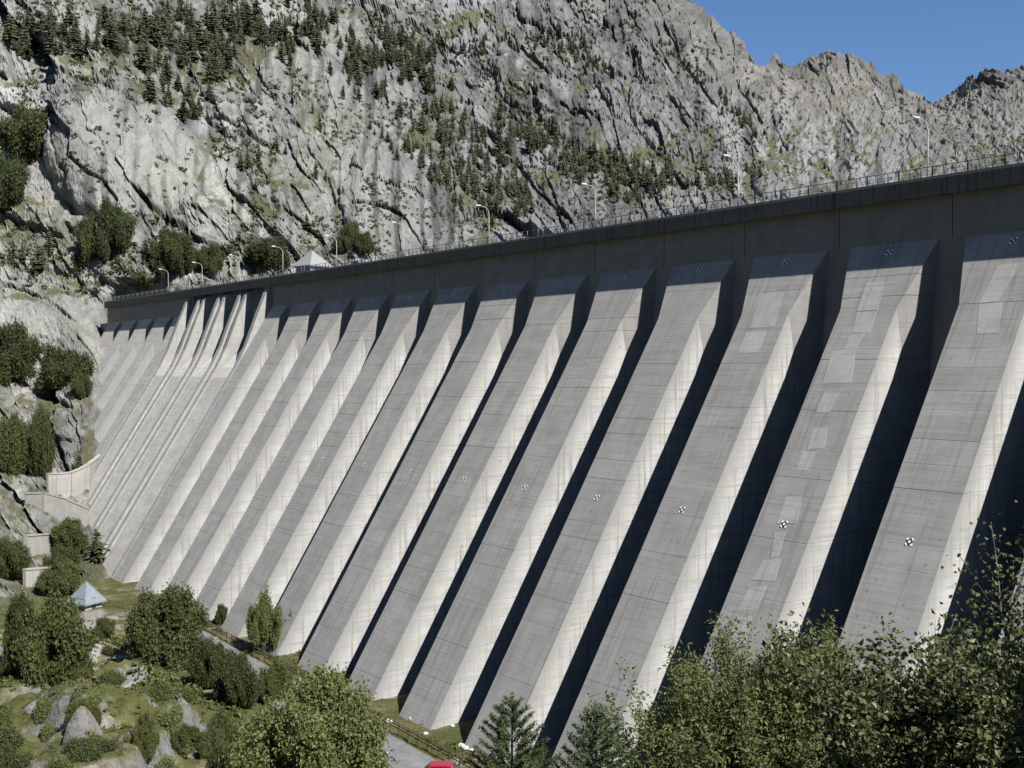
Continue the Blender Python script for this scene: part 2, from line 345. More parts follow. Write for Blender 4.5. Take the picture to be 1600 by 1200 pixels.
        for (x0, y0), (x1, y1) in zip(pts[:-1], pts[1:]):
            tt = np.clip(((X-x0)*(x1-x0)+(Y-y0)*(y1-y0))/((x1-x0)**2+(y1-y0)**2), 0, 1)
            dd = np.minimum(dd, np.hypot(X-x0-tt*(x1-x0), Y-y0-tt*(y1-y0)))
        k = np.clip(1.3-dd/(wd*(.35+1.3*fbm(X/12., Y/12., 3, 17))), 0, 1); disp -= k*dp*am; crack = np.maximum(crack, k*.8)
    N0 = np.array([.55, -.62, .5]); N0 /= np.linalg.norm(N0)
    damp = 1-.75*sst(45, 5, np.abs(X-150))*(Y > 470)
    P = P+(disp*damp)[..., None]*N0
    # the sheet runs back over the skyline
    back = P[:, -1, :]; extra = []
    for k, (dz, dq) in enumerate(((-.012, .03), (-.06, .1), (-.2, .25))):
        e = back*(1+dq); e[:, 2] = back[:, 2]*(1+dz*1.0)-abs(dz)*120; extra.append(e)
    P = np.concatenate([P]+[e[:, None, :] for e in extra], 1); n2 = P.shape[1]
    # colour masks
    du = np.gradient(P, axis=0); dv = np.gradient(P, axis=1); nn = np.cross(du, dv); nn /= np.linalg.norm(nn, axis=-1, keepdims=True)+1e-9
    nn = np.where(nn[..., 2:3] < 0, -nn, nn); nz = nn[..., 2]
    for _ in range(2): nz = (nz+np.roll(nz, 1, 0)+np.roll(nz, -1, 0)+np.roll(nz, 1, 1)+np.roll(nz, -1, 1))/5
    pad = lambda q: np.concatenate([q, np.repeat(q[:, -1:], n2-ny, 1)], 1)
    X, Y, Zp, r, u, crack, tone, slab, gap = map(pad, (X, Y, Z, r, u, crack, tone, slab, gap))
    patch = .34*gap
    for cx, cy, rx, ry, g in ((750,32,75,18,.9),(690,45,45,10,.5),(880,95,60,25,.3),(960,262,70,22,.75),(1010,275,60,20,.5),(650,220,30,22,.7),(450,295,35,8,.8),(560,70,60,25,.3),(510,385,50,22,.8),(200,445,60,16,.7),(60,455,70,12,.8),(60,420,60,60,.35),(20,340,60,40,.5),(150,405,90,22,.35),(100,590,60,60,.35),(60,690,60,40,.4),(230,130,60,40,.3),(300,60,120,60,.3),(40,150,60,30,.4),(165,245,14,6,.9),(1280,150,180,70,.12),(1500,200,160,50,.12),(1240,60,80,40,.12),(60,900,90,60,.55),(330,80,90,50,.35),(1130,140,80,60,.12),(700,350,60,40,.3)):
        patch = np.maximum(patch, g*np.exp(-((X-cx)/rx)**2-((Y-cy)/ry)**2))
    ffa = sst(900, 1500, Zp); gn = fbm(r/9., u/9., 4, 71)*(1-.6*ffa)+.6*ffa*fbm(r/3.3, u/2.4, 3, 73); gn2 = fbm(r/2.2, u/2.2, 3, 81)
    grass = sst(.0, .25, (nz-.62)*1.2*(1-.6*sst(1000, 1700, Zp))+patch*.75+(gn-.5)*1.1+(gn2-.5)*.7-.25-.35*slab)
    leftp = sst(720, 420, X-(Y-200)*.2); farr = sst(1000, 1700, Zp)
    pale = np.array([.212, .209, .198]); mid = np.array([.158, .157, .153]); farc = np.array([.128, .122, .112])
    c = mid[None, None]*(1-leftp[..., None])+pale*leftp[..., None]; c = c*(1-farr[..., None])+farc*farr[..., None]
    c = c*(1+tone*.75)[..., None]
    st = sst(.5, .72, fbm(r/2.6, u/34., 4, 91))*sst(.42, .6, fbm(r/45., u/60., 2, 95)); c = c*(1-.55*st*(1-farr))[..., None]; dk = sst(.5, .7, fbm(r/7., u/11., 5, 131, .6)); c = c*(1-.24*dk)[..., None]; c = c*(1-.4*crack*(1-farr))[..., None]
    lich = sst(.48, .68, fbm(r/14., u/14., 4, 101)); c = c*(1-.0*lich)[..., None]+(np.array([.0, .003, -.014])*lich[..., None])*leftp[..., None]
    # dark skyline cliffs of the far peaks
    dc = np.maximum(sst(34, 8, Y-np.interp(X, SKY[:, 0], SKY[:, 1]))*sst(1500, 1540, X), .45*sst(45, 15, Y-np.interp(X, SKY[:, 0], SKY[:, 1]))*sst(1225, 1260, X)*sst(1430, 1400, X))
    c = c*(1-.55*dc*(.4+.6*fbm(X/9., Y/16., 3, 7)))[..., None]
    c = np.clip(c, .03, .6)
    gv = fbm(r/5., u/5., 3, 111)[..., None]
    gc = np.array([.048, .054, .022])*(1-gv)+np.array([.085, .08, .036])*gv
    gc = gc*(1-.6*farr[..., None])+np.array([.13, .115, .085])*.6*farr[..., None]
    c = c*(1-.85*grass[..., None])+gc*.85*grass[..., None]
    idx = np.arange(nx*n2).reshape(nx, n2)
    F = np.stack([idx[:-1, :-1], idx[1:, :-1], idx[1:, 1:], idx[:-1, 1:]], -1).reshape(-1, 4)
    m, n, bs = mat('mountain_rock', .95, .1)
    geo = n.nodes.new('ShaderNodeNewGeometry').outputs['Position']
    f = noise(n, .9, 6, geo, .65); f2 = noise(n, .12, 5, geo)
    base = attr(n, 'albedo')
    cc = mixc(n, ramp_f(n, f, .45, .75), base, mixc(n, .55, base, (.05, .05, .045)))
    cc = mixc(n, math_(n, 'MULTIPLY', ramp_f(n, f2, .5, .8), .35), cc, mixc(n, 1.0, cc, (1.25, 1.22, 1.12), 'MULTIPLY'))
    n.links.new(cc, bs.inputs['Base Color']); bump(n, bs, f, .8, .8)
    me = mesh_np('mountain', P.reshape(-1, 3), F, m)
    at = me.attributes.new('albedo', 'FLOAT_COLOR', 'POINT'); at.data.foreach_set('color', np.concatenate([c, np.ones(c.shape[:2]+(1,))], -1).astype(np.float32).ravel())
    o = link('mountain', me); props(o, 'pale granite mountainside with dark cracks behind the dam', kind='structure')
    return P, X, Y
MP, MX, MY = build_mountain()
# lookup of the rock surface by direction from the viewpoint
_d = MP@FW; _sx = 800+FPX*(MP@RT)/_d; _sy = 600-FPX*(MP@UP)/_d
_sel = slice(0, MP.shape[1]-3)
_fx = _sx[:, _sel].ravel(); _fy = _sy[:, _sel].ravel(); _fp = MP[:, _sel].reshape(-1, 3)
_bin = {}
_kb = (np.floor(_fx/12).astype(int)+100)*1000+(np.floor(_fy/12).astype(int)+100)
_ord = np.argsort(_kb, kind='stable'); _ks = _kb[_ord]
def rock_at(x, y):
    best = None; bd = 1e9
    bx, by = int(math.floor(x/12))+100, int(math.floor(y/12))+100
    for i in (bx-1, bx, bx+1):
        for j in (by-1, by, by+1):
            k = i*1000+j; a, b = np.searchsorted(_ks, [k, k+1])
            if b > a:
                q = _ord[a:b]; dd = (_fx[q]-x)**2+(_fy[q]-y)**2; m = dd.argmin()
                if dd[m] < bd: bd = dd[m]; best = _fp[q[m]]
    return best

# water behind the dam (below the eye, hidden by the wall)
mw, nw_, bw = mat('reservoir_water', .08, .5); bw.inputs['Base Color'].default_value = (.02, .05, .06, 1); bump(nw_, bw, noise(nw_, .8, 3), .2, .1)
me = mesh_np('reservoir_water', [(-330, 119.5, 15), (400, 119.5, 15), (400, 520, 15), (-330, 520, 15)], [(0, 1, 2, 3)], mw)
props(link('reservoir_water', me), 'dark reservoir water held behind the dam', kind='structure')

# ------------------------------------------------------------------ the dam
XM, SP = -61.3, 15.0
dam = empty('dam', (XM, YW, ZB))
props(dam, 'long grey concrete buttress dam across the valley', 'dam')
def dpart(name, me, parent=dam, wl=(0, 0, 0)):
    """child of the dam given in world coordinates"""
    o = link(name, me, parent); base = np.array([XM, YW, ZB]) if parent is dam else np.array([XM, YW, ZB])+np.array(parent.location)
    o.location = tuple(np.array(wl, float)-base) if parent is dam else tuple(np.array(wl, float)-base)
    return o
def buttress_mesh(seed):
    V, F, MI = [], [], []
    zs = [-52.0]; z = -52.0
    lifts = []
    rnd = random.Random(seed)
    z = -60.0+2.4*4                              # lifts line up with the tone bands
    while z < ZB-.3: lifts.append(z+rnd.choice((0, 0, .5, -.5, .9))); z += rnd.choice((2.4, 2.4, 2.4, 4.8))
    lifts = [q for q in lifts if q < ZB-.5]
    rings = []
    def prof(z, off):
        yf = front_y(z)-off; dep = 118.5-yf; c_, k_ = .275, .33; u = c_*(z-6.7)
        w0 = 3.75+max(0, u); d1 = min(dep, max(0.001, -u/k_)); d2 = min(dep+.2, max(d1+.001, (2.15-u)/k_)); w1 = 3.75+max(0, u+k_*d1); w2 = min(3.75+u+k_*d2, max(5.9, w0)) if d2 > d1+.002 else max(5.9, w0)
        w2 = max(w2, w1)
        rs = [(w0, yf), (w1, yf+d1), (w2, yf+d2), (w2, 119.5)]
        return [(-x, y) for x, y in rs[::-1]]+rs
    lv = [(-55.0, 0)]
    for k, l in enumerate(lifts):
        o0 = rnd.uniform(-.012, .012); g = rnd.choice((.006, .01, .018, .035))
        lv += [(l-.035, lv[-1][1]), (l-.025, -g), (l+.025, -g), (l+.035, o0)]
    fine = []
    for (z0, o0), (z1, o1) in zip(lv[:-1], lv[1:]):
        fine.append((z0, o0))
        for zz in (2.0, 6.7, 11.0):
            if z0 < zz < z1: fine.append((zz, o0))
    fine += [lv[-1], (ZB, lv[-1][1])]
    n = 8
    for z, o in fine:
        p = prof(z, o)
        # the groove is cut into the side walls as well
        if o < -.025: p = [(x*(1-.008) if i not in (0, 7) else x, y) for i, (x, y) in enumerate(p)]
        V += [(x, y, z) for x, y in p]
    for r in range(len(fine)-1):
        for k in range(n):
            a, b = r*n+k, r*n+(k+1) % n
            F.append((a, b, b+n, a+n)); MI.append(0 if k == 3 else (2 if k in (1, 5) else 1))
    V = np.array(V); V[:, 1] -= YW; V[:, 2] -= ZB
    # warped quads between front edge and head are split into triangles along the fold
    T, TM = [], []
    for f, mi in zip(F, MI): T += [(f[0], f[1], f[2]), (f[0], f[2], f[3])]; TM += [mi, mi]
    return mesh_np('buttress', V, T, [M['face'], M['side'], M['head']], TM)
BUTS = [buttress_mesh(5+k) for k in range(5)]
# recessed wall between two buttresses, flush with the crest wall
def box_me(name, lo, hi, m):
    b = MB(); b.box(lo, hi); return b.mesh(name, m)
def target_mesh():
    b = MB()
    t = math.atan(B_); s_, c_ = math.sin(t), math.cos(t)     # plate lies in the sloping front
    def q(x, v, o): return (x, -o*c_-(-v)*0+(-v*0)+(v*s_)-o*0, v*c_+o*s_)
    def quad(x0, x1, v0, v1, o, mi): b.add([q(x0, v0, o), q(x1, v0, o), q(x1, v1, o), q(x0, v1, o)], [(0, 1, 2, 3)], mi)
    def disc(r0, r1, o, mi, a0=0, a1=2*math.pi, n=16):
        for k in range(n):
            t0, t1 = a0+(a1-a0)*k/n, a0+(a1-a0)*(k+1)/n
            b.add([q(r0*math.cos(t0), r0*math.sin(t0), o), q(r1*math.cos(t0), r1*math.sin(t0), o), q(r1*math.cos(t1), r1*math.sin(t1), o), q(r0*math.cos(t1), r0*math.sin(t1), o)], [(0, 1, 2, 3)], mi)
    disc(0.0, .36, .06, 1); disc(0, .17, .075, 0)
    for k in range(4): disc(.36, .56, .06, 0, math.pi/4+k*math.pi/2-.36, math.pi/4+k*math.pi/2+.36, 5)
    return b.mesh('survey_target', [M['white'], M['black']])
TGT = target_mesh()
TGT.transform(Matrix.Scale(.88, 4))
buttresses = {}
for i in range(-20, 4):
    X = XM+SP*i
    if -16 <= i <= -12 and i not in (-12, -16): continue
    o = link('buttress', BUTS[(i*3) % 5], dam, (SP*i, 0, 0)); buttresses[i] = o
    if -11 <= i <= 1:
        for zt in (13.39, -16.73):
            t = link('survey_target', TGT, o, (0, front_y(zt)-YW, zt-ZB))
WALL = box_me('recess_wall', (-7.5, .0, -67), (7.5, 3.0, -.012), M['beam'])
BEAM = MB(); BEAM.box((-7.45, 0, 0), (7.45, 3.0, 4.8)); BEAM = BEAM.mesh('crest_wall_panel', M['beam'])
JNT = MB(); JNT.box((-.06, .18, 0), (.06, .4, 4.8)); JNT = JNT.mesh('joint', M['joint'])
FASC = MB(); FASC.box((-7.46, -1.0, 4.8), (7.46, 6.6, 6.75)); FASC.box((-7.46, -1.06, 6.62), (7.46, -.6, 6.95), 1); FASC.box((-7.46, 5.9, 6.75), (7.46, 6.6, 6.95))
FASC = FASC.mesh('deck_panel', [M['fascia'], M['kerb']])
for i in range(-21, 4):
    spill = -16 <= i <= -13
    if i == -21:
        continue
    if not (-15 <= i <= -13):
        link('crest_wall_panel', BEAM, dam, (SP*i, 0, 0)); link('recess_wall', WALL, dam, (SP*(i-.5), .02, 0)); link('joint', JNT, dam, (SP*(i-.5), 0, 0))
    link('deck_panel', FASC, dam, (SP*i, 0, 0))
# spillway: four chutes between thin piers under a bridge
def chute_mesh(w0):
    b = MB(); prof = [(6.3, -.4), (6.1, .2), (5.8, .2), (5.4, -.6), (4.9, -2.4)]
    z = -4.8
    while z > -66: prof.append((B_*z+max(.06, 7.0*(1-(-z-3)/13.)), z)); z -= 2.4
    prof.append((B_*-66, -66)); back = [(6.5, -66), (6.5, .4)]
    b.prism(prof+back, 0, -w0, w0); return b.mesh('spillway_chute', M['chute'])
def pier_mesh(w0):
    b = MB(); prof = [(6.5, 4.78), (1.0, 4.78), (.2, 4.3), (-1.0, 3.9), (-1.5, 3.2), (-1.9, 2.2), (-3.8, -2.4), (-6.6, -9.6)]
    z = -14.4
    while z > -66: prof.append((B_*z-.1, z)); z -= 2.4
    prof += [(B_*-66-.3, -66), (6.5, -66)]
    b.prism(prof, 0, -w0, w0); return b.mesh('spillway_pier', M['pierc'])
CH = chute_mesh(4.3); PI_ = pier_mesh(.85)
for c in (-15.26, -14.4, -13.51, -12.6): link('spillway_chute', CH, dam, (SP*c, 0, 0))
for c in (-15.62, -15.03, -14.79, -14.13, -13.89, -13.25, -13.01, -12.25): link('spillway_pier', PI_, dam, (SP*c, 0, 0))
# paler patches on two of the fronts
def on_front(x, y):
    d = ray(x, y); t = (YW-B_*ZB)/(d[1]-B_*d[2]); return d*t
def patch(i, poly):
    P = np.array([on_front(*p) for p in poly]); nrm = np.array([0, -1, B_])/math.hypot(1, B_)
    b = MB(); n = len(P); o = [p-nrm*.02 for p in P]; q = [p+nrm*.016 for p in P]
    b.add(o+q, [tuple(range(n, 2*n))]+[(k, (k+1) % n, n+(k+1) % n, n+k) for k in range(n)])
    me = b.mesh('pale_patch', M['patch']); ob = link('pale_patch', me, buttresses[i]); ob.location = -(np.array([XM+SP*i, YW, ZB]))
for i, poly in ((-2, [(1191,459),(1227,455),(1209,510),(1172,513)]), (-2, [(1167,519),(1198,516),(1184,550),(1153,553)]),
                (-1, [(1354,441),(1383,440),(1371,484),(1339,486)]), (-1, [(1339,489),(1370,486),(1360,520),(1332,520)]), (-1, [(1329,523),(1352,521),(1338,545),(1318,546)]),
                (-1, [(1300,548),(1338,545),(1330,598),(1285,600)]), (-1, [(1288,612),(1312,612),(1296,645),(1274,645)]), (-1, [(1269,668),(1294,668),(1288,700),(1262,702)]), (-1, [(1254,706),(1276,706),(1262,735),(1245,735)]),
                (-1, [(1228,776),(1254,775),(1245,818),(1213,818)]), (-1, [(1210,832),(1228,830),(1216,870),(1204,872)]), (-1, [(1193,875),(1220,872),(1211,908),(1174,906)]), (-1, [(1170,918),(1198,915),(1182,955),(1154,953)]), (-1, [(1150,966),(1176,962),(1165,1006),(1136,1002)]),
                (0, [(1560,415),(1596,410),(1560,470),(1530,474)]), (0, [(1530,476),(1566,472),(1560,520),(1526,522)])):
    patch(i, poly)

# railing along both sides of the crest road
ZD = ZB+6.95
rail = empty('crest_railing', (XM-150, YW-.85, ZD)); props(rail, 'pale steel railing along the downstream edge of the dam crest', 'railing')
PM = MB(); PM.box((-.06, -.06, 0), (.06, .06, 1.08)); PM.box((-.09, -.08, 0), (.09, .08, .05)); PM = PM.mesh('post', M['galv'])
PD = MB(); PD.box((-.07, -.06, 0), (.07, .06, 1.22)); PD = PD.mesh('post', M['darksteel'])
np_ = 0; xx = 40.0
xs_post = []
while xx > -372: xs_post.append(xx); xx -= 1.42
for k, x in enumerate(xs_post):
    link('post', PD if k % 3 == 0 else PM, rail, (x-(XM-150), 0, 0))
for nm, z, rr in (('top_rail', 1.12, .05), ('middle_rail', .6, .025), ('lower_rail', .3, .025)):
    b = MB(); b.tube([(-372-(XM-150), .05, z), (40-(XM-150), .05, z)], rr, n=6); b.obj(nm, M['darksteel'] if z > 1 else M['galv'], rail)
rail2 = empty('crest_railing', (XM-150, YW+6.2, ZD)); props(rail2, 'steel railing on the far reservoir edge of the dam crest', 'railing')
b = MB()
for x in np.arange(-372, 40, 2.9): b.box((x-(XM-150)-.05, -.05, 0), (x-(XM-150)+.05, .05, 1.1))
props(b.obj('posts', M['galv'], rail2), kind='stuff')
for nm, z in (('top_rail', 1.1), ('middle_rail', .55)):
    b = MB(); b.tube([(-372-(XM-150), 0, z), (40-(XM-150), 0, z)], .035, n=6); b.obj(nm, M['galv'], rail2)

# street lamps on the crest
def lamp_proto():
    e = empty('street_lamp', (0, 0, 0))
    b = MB(); b.tube([(0, 0, 0), (0, 0, 1.0)], .16, .15, 8); b.obj('base', M['galv'], e)
    b = MB(); pts = [(0, 0, 1.0), (0, 0, 4), (0, 0, 6.6)]
    for k in range(1, 8):
        q = k/7*math.radians(82); pts.append((0, -1.35*(1-math.cos(q)), 6.6+1.35*math.sin(q)))
    pts.append((0, -2.1, 8.05)); b.tube(pts, .085, .045, 8); b.obj('pole', M['galv'], e, smooth=True)
    b = MB(); b.tube([(0, -1.95, 8.02), (0, -2.2, 8.06), (0, -2.75, 8.06), (0, -2.95, 8.02)], .14, .1, 8); hd = b.obj('lamp_head', M['lampwhite'], e, smooth=True); hd.scale = (1.25, 1, 1)
    return e
def copy_tree(o, parent=None):
    c = o.copy(); COL.objects.link(c)
    if parent is not None: c.parent = parent
    for ch in o.children: copy_tree(ch, c)
    return c
LAMPX = [on_y(x_, y_, YW+5.5)[0] for x_, y_ in ((1449.5, 272), (1153, 316), (930.5, 348), (764, 372), (631, 393), (526, 410), (442, 424), (374, 436), (316, 445), (263, 458))]
words = ['rightmost tall street lamp, standing against the far rocky valley', 'second street lamp from the right on the crest', 'third street lamp from the right, in front of the wooded slope', 'fourth street lamp from the right, before the grey cliffs', 'fifth street lamp from the right, before the pale cliff', 'street lamp just right of the white roofed house', 'street lamp left of the white roofed house', 'second street lamp left of the house, over the spillway', 'street lamp at the left side of the spillway', 'leftmost small street lamp near the rocky abutment']
lp = lamp_proto()
for k, x in enumerate(LAMPX):
    o = lp if k == 0 else copy_tree(lp)
    o.location = (x, YW+5.5, ZD-.1); props(o, words[k], 'street lamp', 'street lamps along the dam crest')

# house with a white gable roof at the far end of the crest
def pyramid_house(name, label, P, rz, half, eave, rise, wall_m, roof_m, over=.7):
    e = empty(name, tuple(P), rz); props(e, label, 'house' if 'house' in name else 'hut')
    b = MB(); b.box((-half, -half, -4), (half, half, eave)); b.obj('wall', wall_m, e)
    b = MB(); h = half+over; b.add([(-h, -h, eave-.15), (h, -h, eave-.15), (h, h, eave-.15), (-h, h, eave-.15), (-h, -h, eave+.12), (h, -h, eave+.12), (h, h, eave+.12), (-h, h, eave+.12), (0, 0, eave+rise)],
      [(0, 3, 2, 1), (0, 1, 5, 4), (1, 2, 6, 5), (2, 3, 7, 6), (3, 0, 4, 7), (4, 5, 8), (5, 6, 8), (6, 7, 8), (7, 4, 8)]); rf = b.obj('roof', roof_m, e)
    for k in range(4):
        q = math.radians(45+90*k); b = MB(); b.tube([(h*1.414*math.cos(q), h*1.414*math.sin(q), eave+.16), (0, 0, eave+rise+.05)], .09, .07, 5); b.obj('hip_ridge', roof_m, rf)
    for sx in (-.45, .45):
        b = MB(); b.box((sx*half-.45, -half-.05, .7), (sx*half+.45, -half+.02, 1.8)); b.obj('window', M['glass'], e)
    b = MB(); b.box((half-.02, -.5, -.3), (half+.05, .5, 1.8)); b.obj('door', M['darksteel'], e)
    return e
P = at_depth(488, 412, 338.); pyramid_house('pyramid_roofed_house', 'grey house with white pyramid roof behind the far dam crest', P-np.array([0, 0, 2.2]), math.radians(12), 3.6, 1.2, 5.0, M['housewall'], M['roofwhite'], .9)

# ------------------------------------------------------------------ valley floor below the dam
ZG = -46.0
KN = [(-146, 50, 15, 2.6), (-134, 42, 9, 3.4), (-150, 38, 8, 2.4), (-162, 52, 9, 2.0), (-122, 36, 8, 4), (-172, 38, 12, 2.0), (-200, 45, 22, 3.0)]
def ground_h(x, y):
    x = np.asarray(x, float); y = np.asarray(y, float)
    r = np.hypot(x, y); hill = -2.0-.372*r
    hill = hill-2.5*sst(8, 40, r)
    flat_ = ZG+.0*x
    h = np.where(hill > flat_, hill, flat_); k = 2.0; h = flat_+np.log1p(np.exp(np.clip((hill-flat_)/k, -30, 60)))*k
    m = sst(61, 50, y)
    h = h+(fbm(x/9., y/9., 4, 5)-.5)*3.0*m*sst(10, 40, r)
    for cx, cy, rr, hh in KN:
        d = np.hypot(x-cx, y-cy)+ (fbm(x/4., y/4., 3, 9)-.5)*rr*.7
        h = h+hh*sst(rr, rr*.62, d)*m
    f1, f2, ox, oy, h1, h2 = worley(x/3.3, y/3.3, 3)
    rough = sst(.45, .6, fbm(x/13., y/13., 3, 33))*m*sst(30, 60, r)
    h = h+rough*((h1-.5)*.9+ox*(h2-.5)*.9)
    h = h+(fbm(x/1.3, y/1.3, 3, 45)-.5)*.35*sst(10, 30, r)
    h = h+.9*sst(79, 86, y)
    return h
def gh(x, y): return float(ground_h(np.array([x]), np.array([y]))[0])
def build_ground():
    xs = np.concatenate([np.arange(-330, -250, 2.0), np.arange(-250, -85, .55), np.arange(-85, 60, 1.3)]); ys = np.concatenate([np.arange(-60, 15, 2.5), np.arange(15, 82, .5), np.arange(82, 119, 2.5)])
    X, Y = np.meshgrid(xs, ys, indexing='ij'); H = ground_h(X, Y)
    P = np.stack([X, Y, H], -1); nx, ny = X.shape
    gx = np.gradient(H, axis=0)/np.gradient(X, axis=0); gy = np.gradient(H, axis=1)/np.gradient(Y, axis=1); sl_ = np.hypot(gx, gy)
    n1 = fbm(X/7., Y/7., 4, 15); n2 = fbm(X/1.7, Y/1.7, 3, 25)
    rock = sst(.95, 1.4, sl_+(n2-.5)*.7); dry = sst(.42, .62, n1*.6+n2*.4)
    pth = np.zeros_like(X)
    stones = sst(.56, .64, n2)*sst(.5, .62, n1)
    c = np.array([.065, .07, .024])*(1-dry[..., None])+np.array([.115, .10, .05])*dry[..., None]
    c = c*(1-.8*stones[..., None])+np.array([.24, .23, .21])*.8*stones[..., None]
    c = c*(1-rock[..., None])+np.array([.15, .147, .142])*(.7+.5*n2[..., None])*rock[..., None]
    # pale rubble path up to the hut
    a = np.array([-158., 44.]); q = np.array([-213., 63.]); tt = np.clip(((X-a[0])*(q-a)[0]+(Y-a[1])*(q-a)[1])/((q-a)@(q-a)), 0, 1)
    dp = np.hypot(X-a[0]-tt*(q-a)[0], Y-a[1]-tt*(q-a)[1])+(n2-.5)*2.5
    k = sst(2.6, 1.2, dp)*.8; c = c*(1-k[..., None])+np.array([.26, .25, .23])*k[..., None]
    idx = np.arange(nx*ny).reshape(nx, ny); F = np.stack([idx[:-1, :-1], idx[1:, :-1], idx[1:, 1:], idx[:-1, 1:]], -1).reshape(-1, 4)
    m, n, bs = mat('valley_grass_and_rock', .95, .1); geo = n.nodes.new('ShaderNodeNewGeometry').outputs['Position']
    f = noise(n, 1.8, 6, geo, .65); base = attr(n, 'albedo')
    cc = mixc(n, ramp_f(n, f, .42, .72), base, mixc(n, .5, base, (.03, .032, .015))); cc = mixc(n, math_(n, 'MULTIPLY', ramp_f(n, noise(n, .5, 4, geo), .55, .75), .4), cc, (.2, .17, .09))
    n.links.new(cc, bs.inputs['Base Color']); bump(n, bs, f, .9, .4)
    me = mesh_np('valley_floor', P.reshape(-1, 3), F, m)
    at = me.attributes.new('albedo', 'FLOAT_COLOR', 'POINT'); at.data.foreach_set('color', np.concatenate([c, np.ones(c.shape[:2]+(1,))], -1).astype(np.float32).ravel())
    props(link('valley_floor', me), 'grassy and rocky valley floor at the foot of the dam', kind='structure')
build_ground()
# unseen rest of the valley, added to cut sky light in the shadows: its right bank behind the viewpoint, the left bank downstream and the ridge that closes it
def build_bank():
    xs = np.linspace(-1500, 900, 121); ys = np.linspace(-1500, 118, 82); X, Y = np.meshgrid(xs, ys, indexing='ij')
    right = -8+.80*np.maximum(0, X-28)*(1-.25*sst(200, 900, X)); left = -40+.85*np.maximum(0, -X-430)
    up = 420*sst(-520, -1150, Y)-60
    H = np.maximum(np.maximum(right, left), up)+(fbm(X/90., Y/90., 4, 15)-.5)*50*sst(40, 140, np.hypot(X, Y))
    H = np.minimum(H, 620+(fbm(X/200., Y/200., 3, 4)-.5)*200)
    low = (H < -6) | ((X < 26) & (X > -430) & (Y > -420)); idx = np.arange(X.size).reshape(X.shape)
    keep = ~low; F = np.stack([idx[:-1, :-1], idx[1:, :-1], idx[1:, 1:], idx[:-1, 1:]], -1).reshape(-1, 4)
    k = keep.ravel(); F = F[k[F].all(1)]
    # nothing may stand inside the view
    P = np.stack([X, Y, H], -1).reshape(-1, 3); d = P@FW; sx = np.abs(P@RT)/np.maximum(d, 1e-3); vis = (d > 1) & (sx < .62); F = F[~vis[F].any(1)]
    m, n, bs = mat('sky_blocking_valley_side', .95, .1); geo = n.nodes.new('ShaderNodeNewGeometry').outputs['Position']
    c = ramp(n, noise(n, .03, 6, geo, .65), [(.35, (.03, .036, .016)), (.55, (.055, .06, .028)), (.7, (.14, .138, .13))]); n.links.new(c, bs.inputs['Base Color'])
    props(link('sky_blocking_valley_sides', mesh_np('sky_blocking_valley_sides', P, F, m)), 'unseen wooded valley sides downstream, added to block sky light', kind='structure')
build_bank()
# access road
def road_y(x): return 66.5+(-100-x)*.035
b = MB(); xs = np.arange(-205, -58, 3.0)
vs = []
for x in xs:
    y = road_y(x); z = ZG+.42
    for dy in (-3.6, 3.6): vs.append((x, y+dy, z))
    for dy in (-3.6, 3.6): vs.append((x, y+dy*1.05, ZG-.3))
fs = []
for k in range(len(xs)-1):
    a = 4*k; fs += [(a, a+4, a+5, a+1), (a+2, a+6, a+4, a), (a+1, a+5, a+7, a+3)]
b.add(vs, fs); props(b.obj('access_road', M['asphalt']), 'grey asphalt access road along the dam toe', kind='structure')

# wooden fence between road and dam
fx = [-191+2.35*k for k in range(46)]
def fence_y(x): return road_y(x)+4.9
fen = empty('wooden_fence', (fx[0], fence_y(fx[0]), ZG)); props(fen, 'brown wooden post and rail fence between the road and the dam', 'fence')
FP = MB(); FP.tube([(0, 0, -.3), (0, 0, 1.25)], .09, .08, 7); FP = FP.mesh('post', M['wood'])
for x in fx: link('post', FP, fen, (x-fx[0], fence_y(x)-fence_y(fx[0]), .4))
for k in range(len(fx)-1):
    for z in (.45, .85, 1.15):
        b = MB(); p0 = np.array([fx[k]-fx[0], fence_y(fx[k])-fence_y(fx[0])-.08, z+.4]); p1 = np.array([fx[k+1]-fx[0], fence_y(fx[k+1])-fence_y(fx[0])-.08, z+.4+random.uniform(-.03, .03)])
        b.tube([p0, p1], .055, n=5); b.obj('rail', M['wood'], fen)

# ------------------------------------------------------------------ trees
def tone_attr(me, tones):
    a = me.attributes.new('tone', 'FLOAT', 'POINT'); a.data.foreach_set('value', np.asarray(tones, np.float32))
def leaf_cloud(name, C, N, size, m, tone, asp=1.6, fold=.25, rnd=None):
    """one small folded leaf (two triangles) per centre"""
    rnd = rnd or RNG; n = len(C); N = N/np.linalg.norm(N, axis=1, keepdims=True)
    t = rnd.normal(size=(n, 3)); t -= (t*N).sum(1, keepdims=True)*N; t /= np.linalg.norm(t, axis=1, keepdims=True); bt = np.cross(N, t)
    s = np.asarray(size).reshape(-1, 1)*rnd.uniform(.7, 1.3, (n, 1))
    a = C-t*s*asp*.5; c = C+t*s*asp*.5; l = C+bt*s*.5+N*s*fold; r = C-bt*s*.5+N*s*fold
    V = np.stack([a, r, c, l], 1).reshape(-1, 3); q = np.arange(n)*4
    F = np.concatenate([np.stack([q, q+1, q+2], 1), np.stack([q, q+2, q+3], 1)])
    me = mesh_np(name, V, F, m); tone_attr(me, np.repeat(tone, 4)); return me
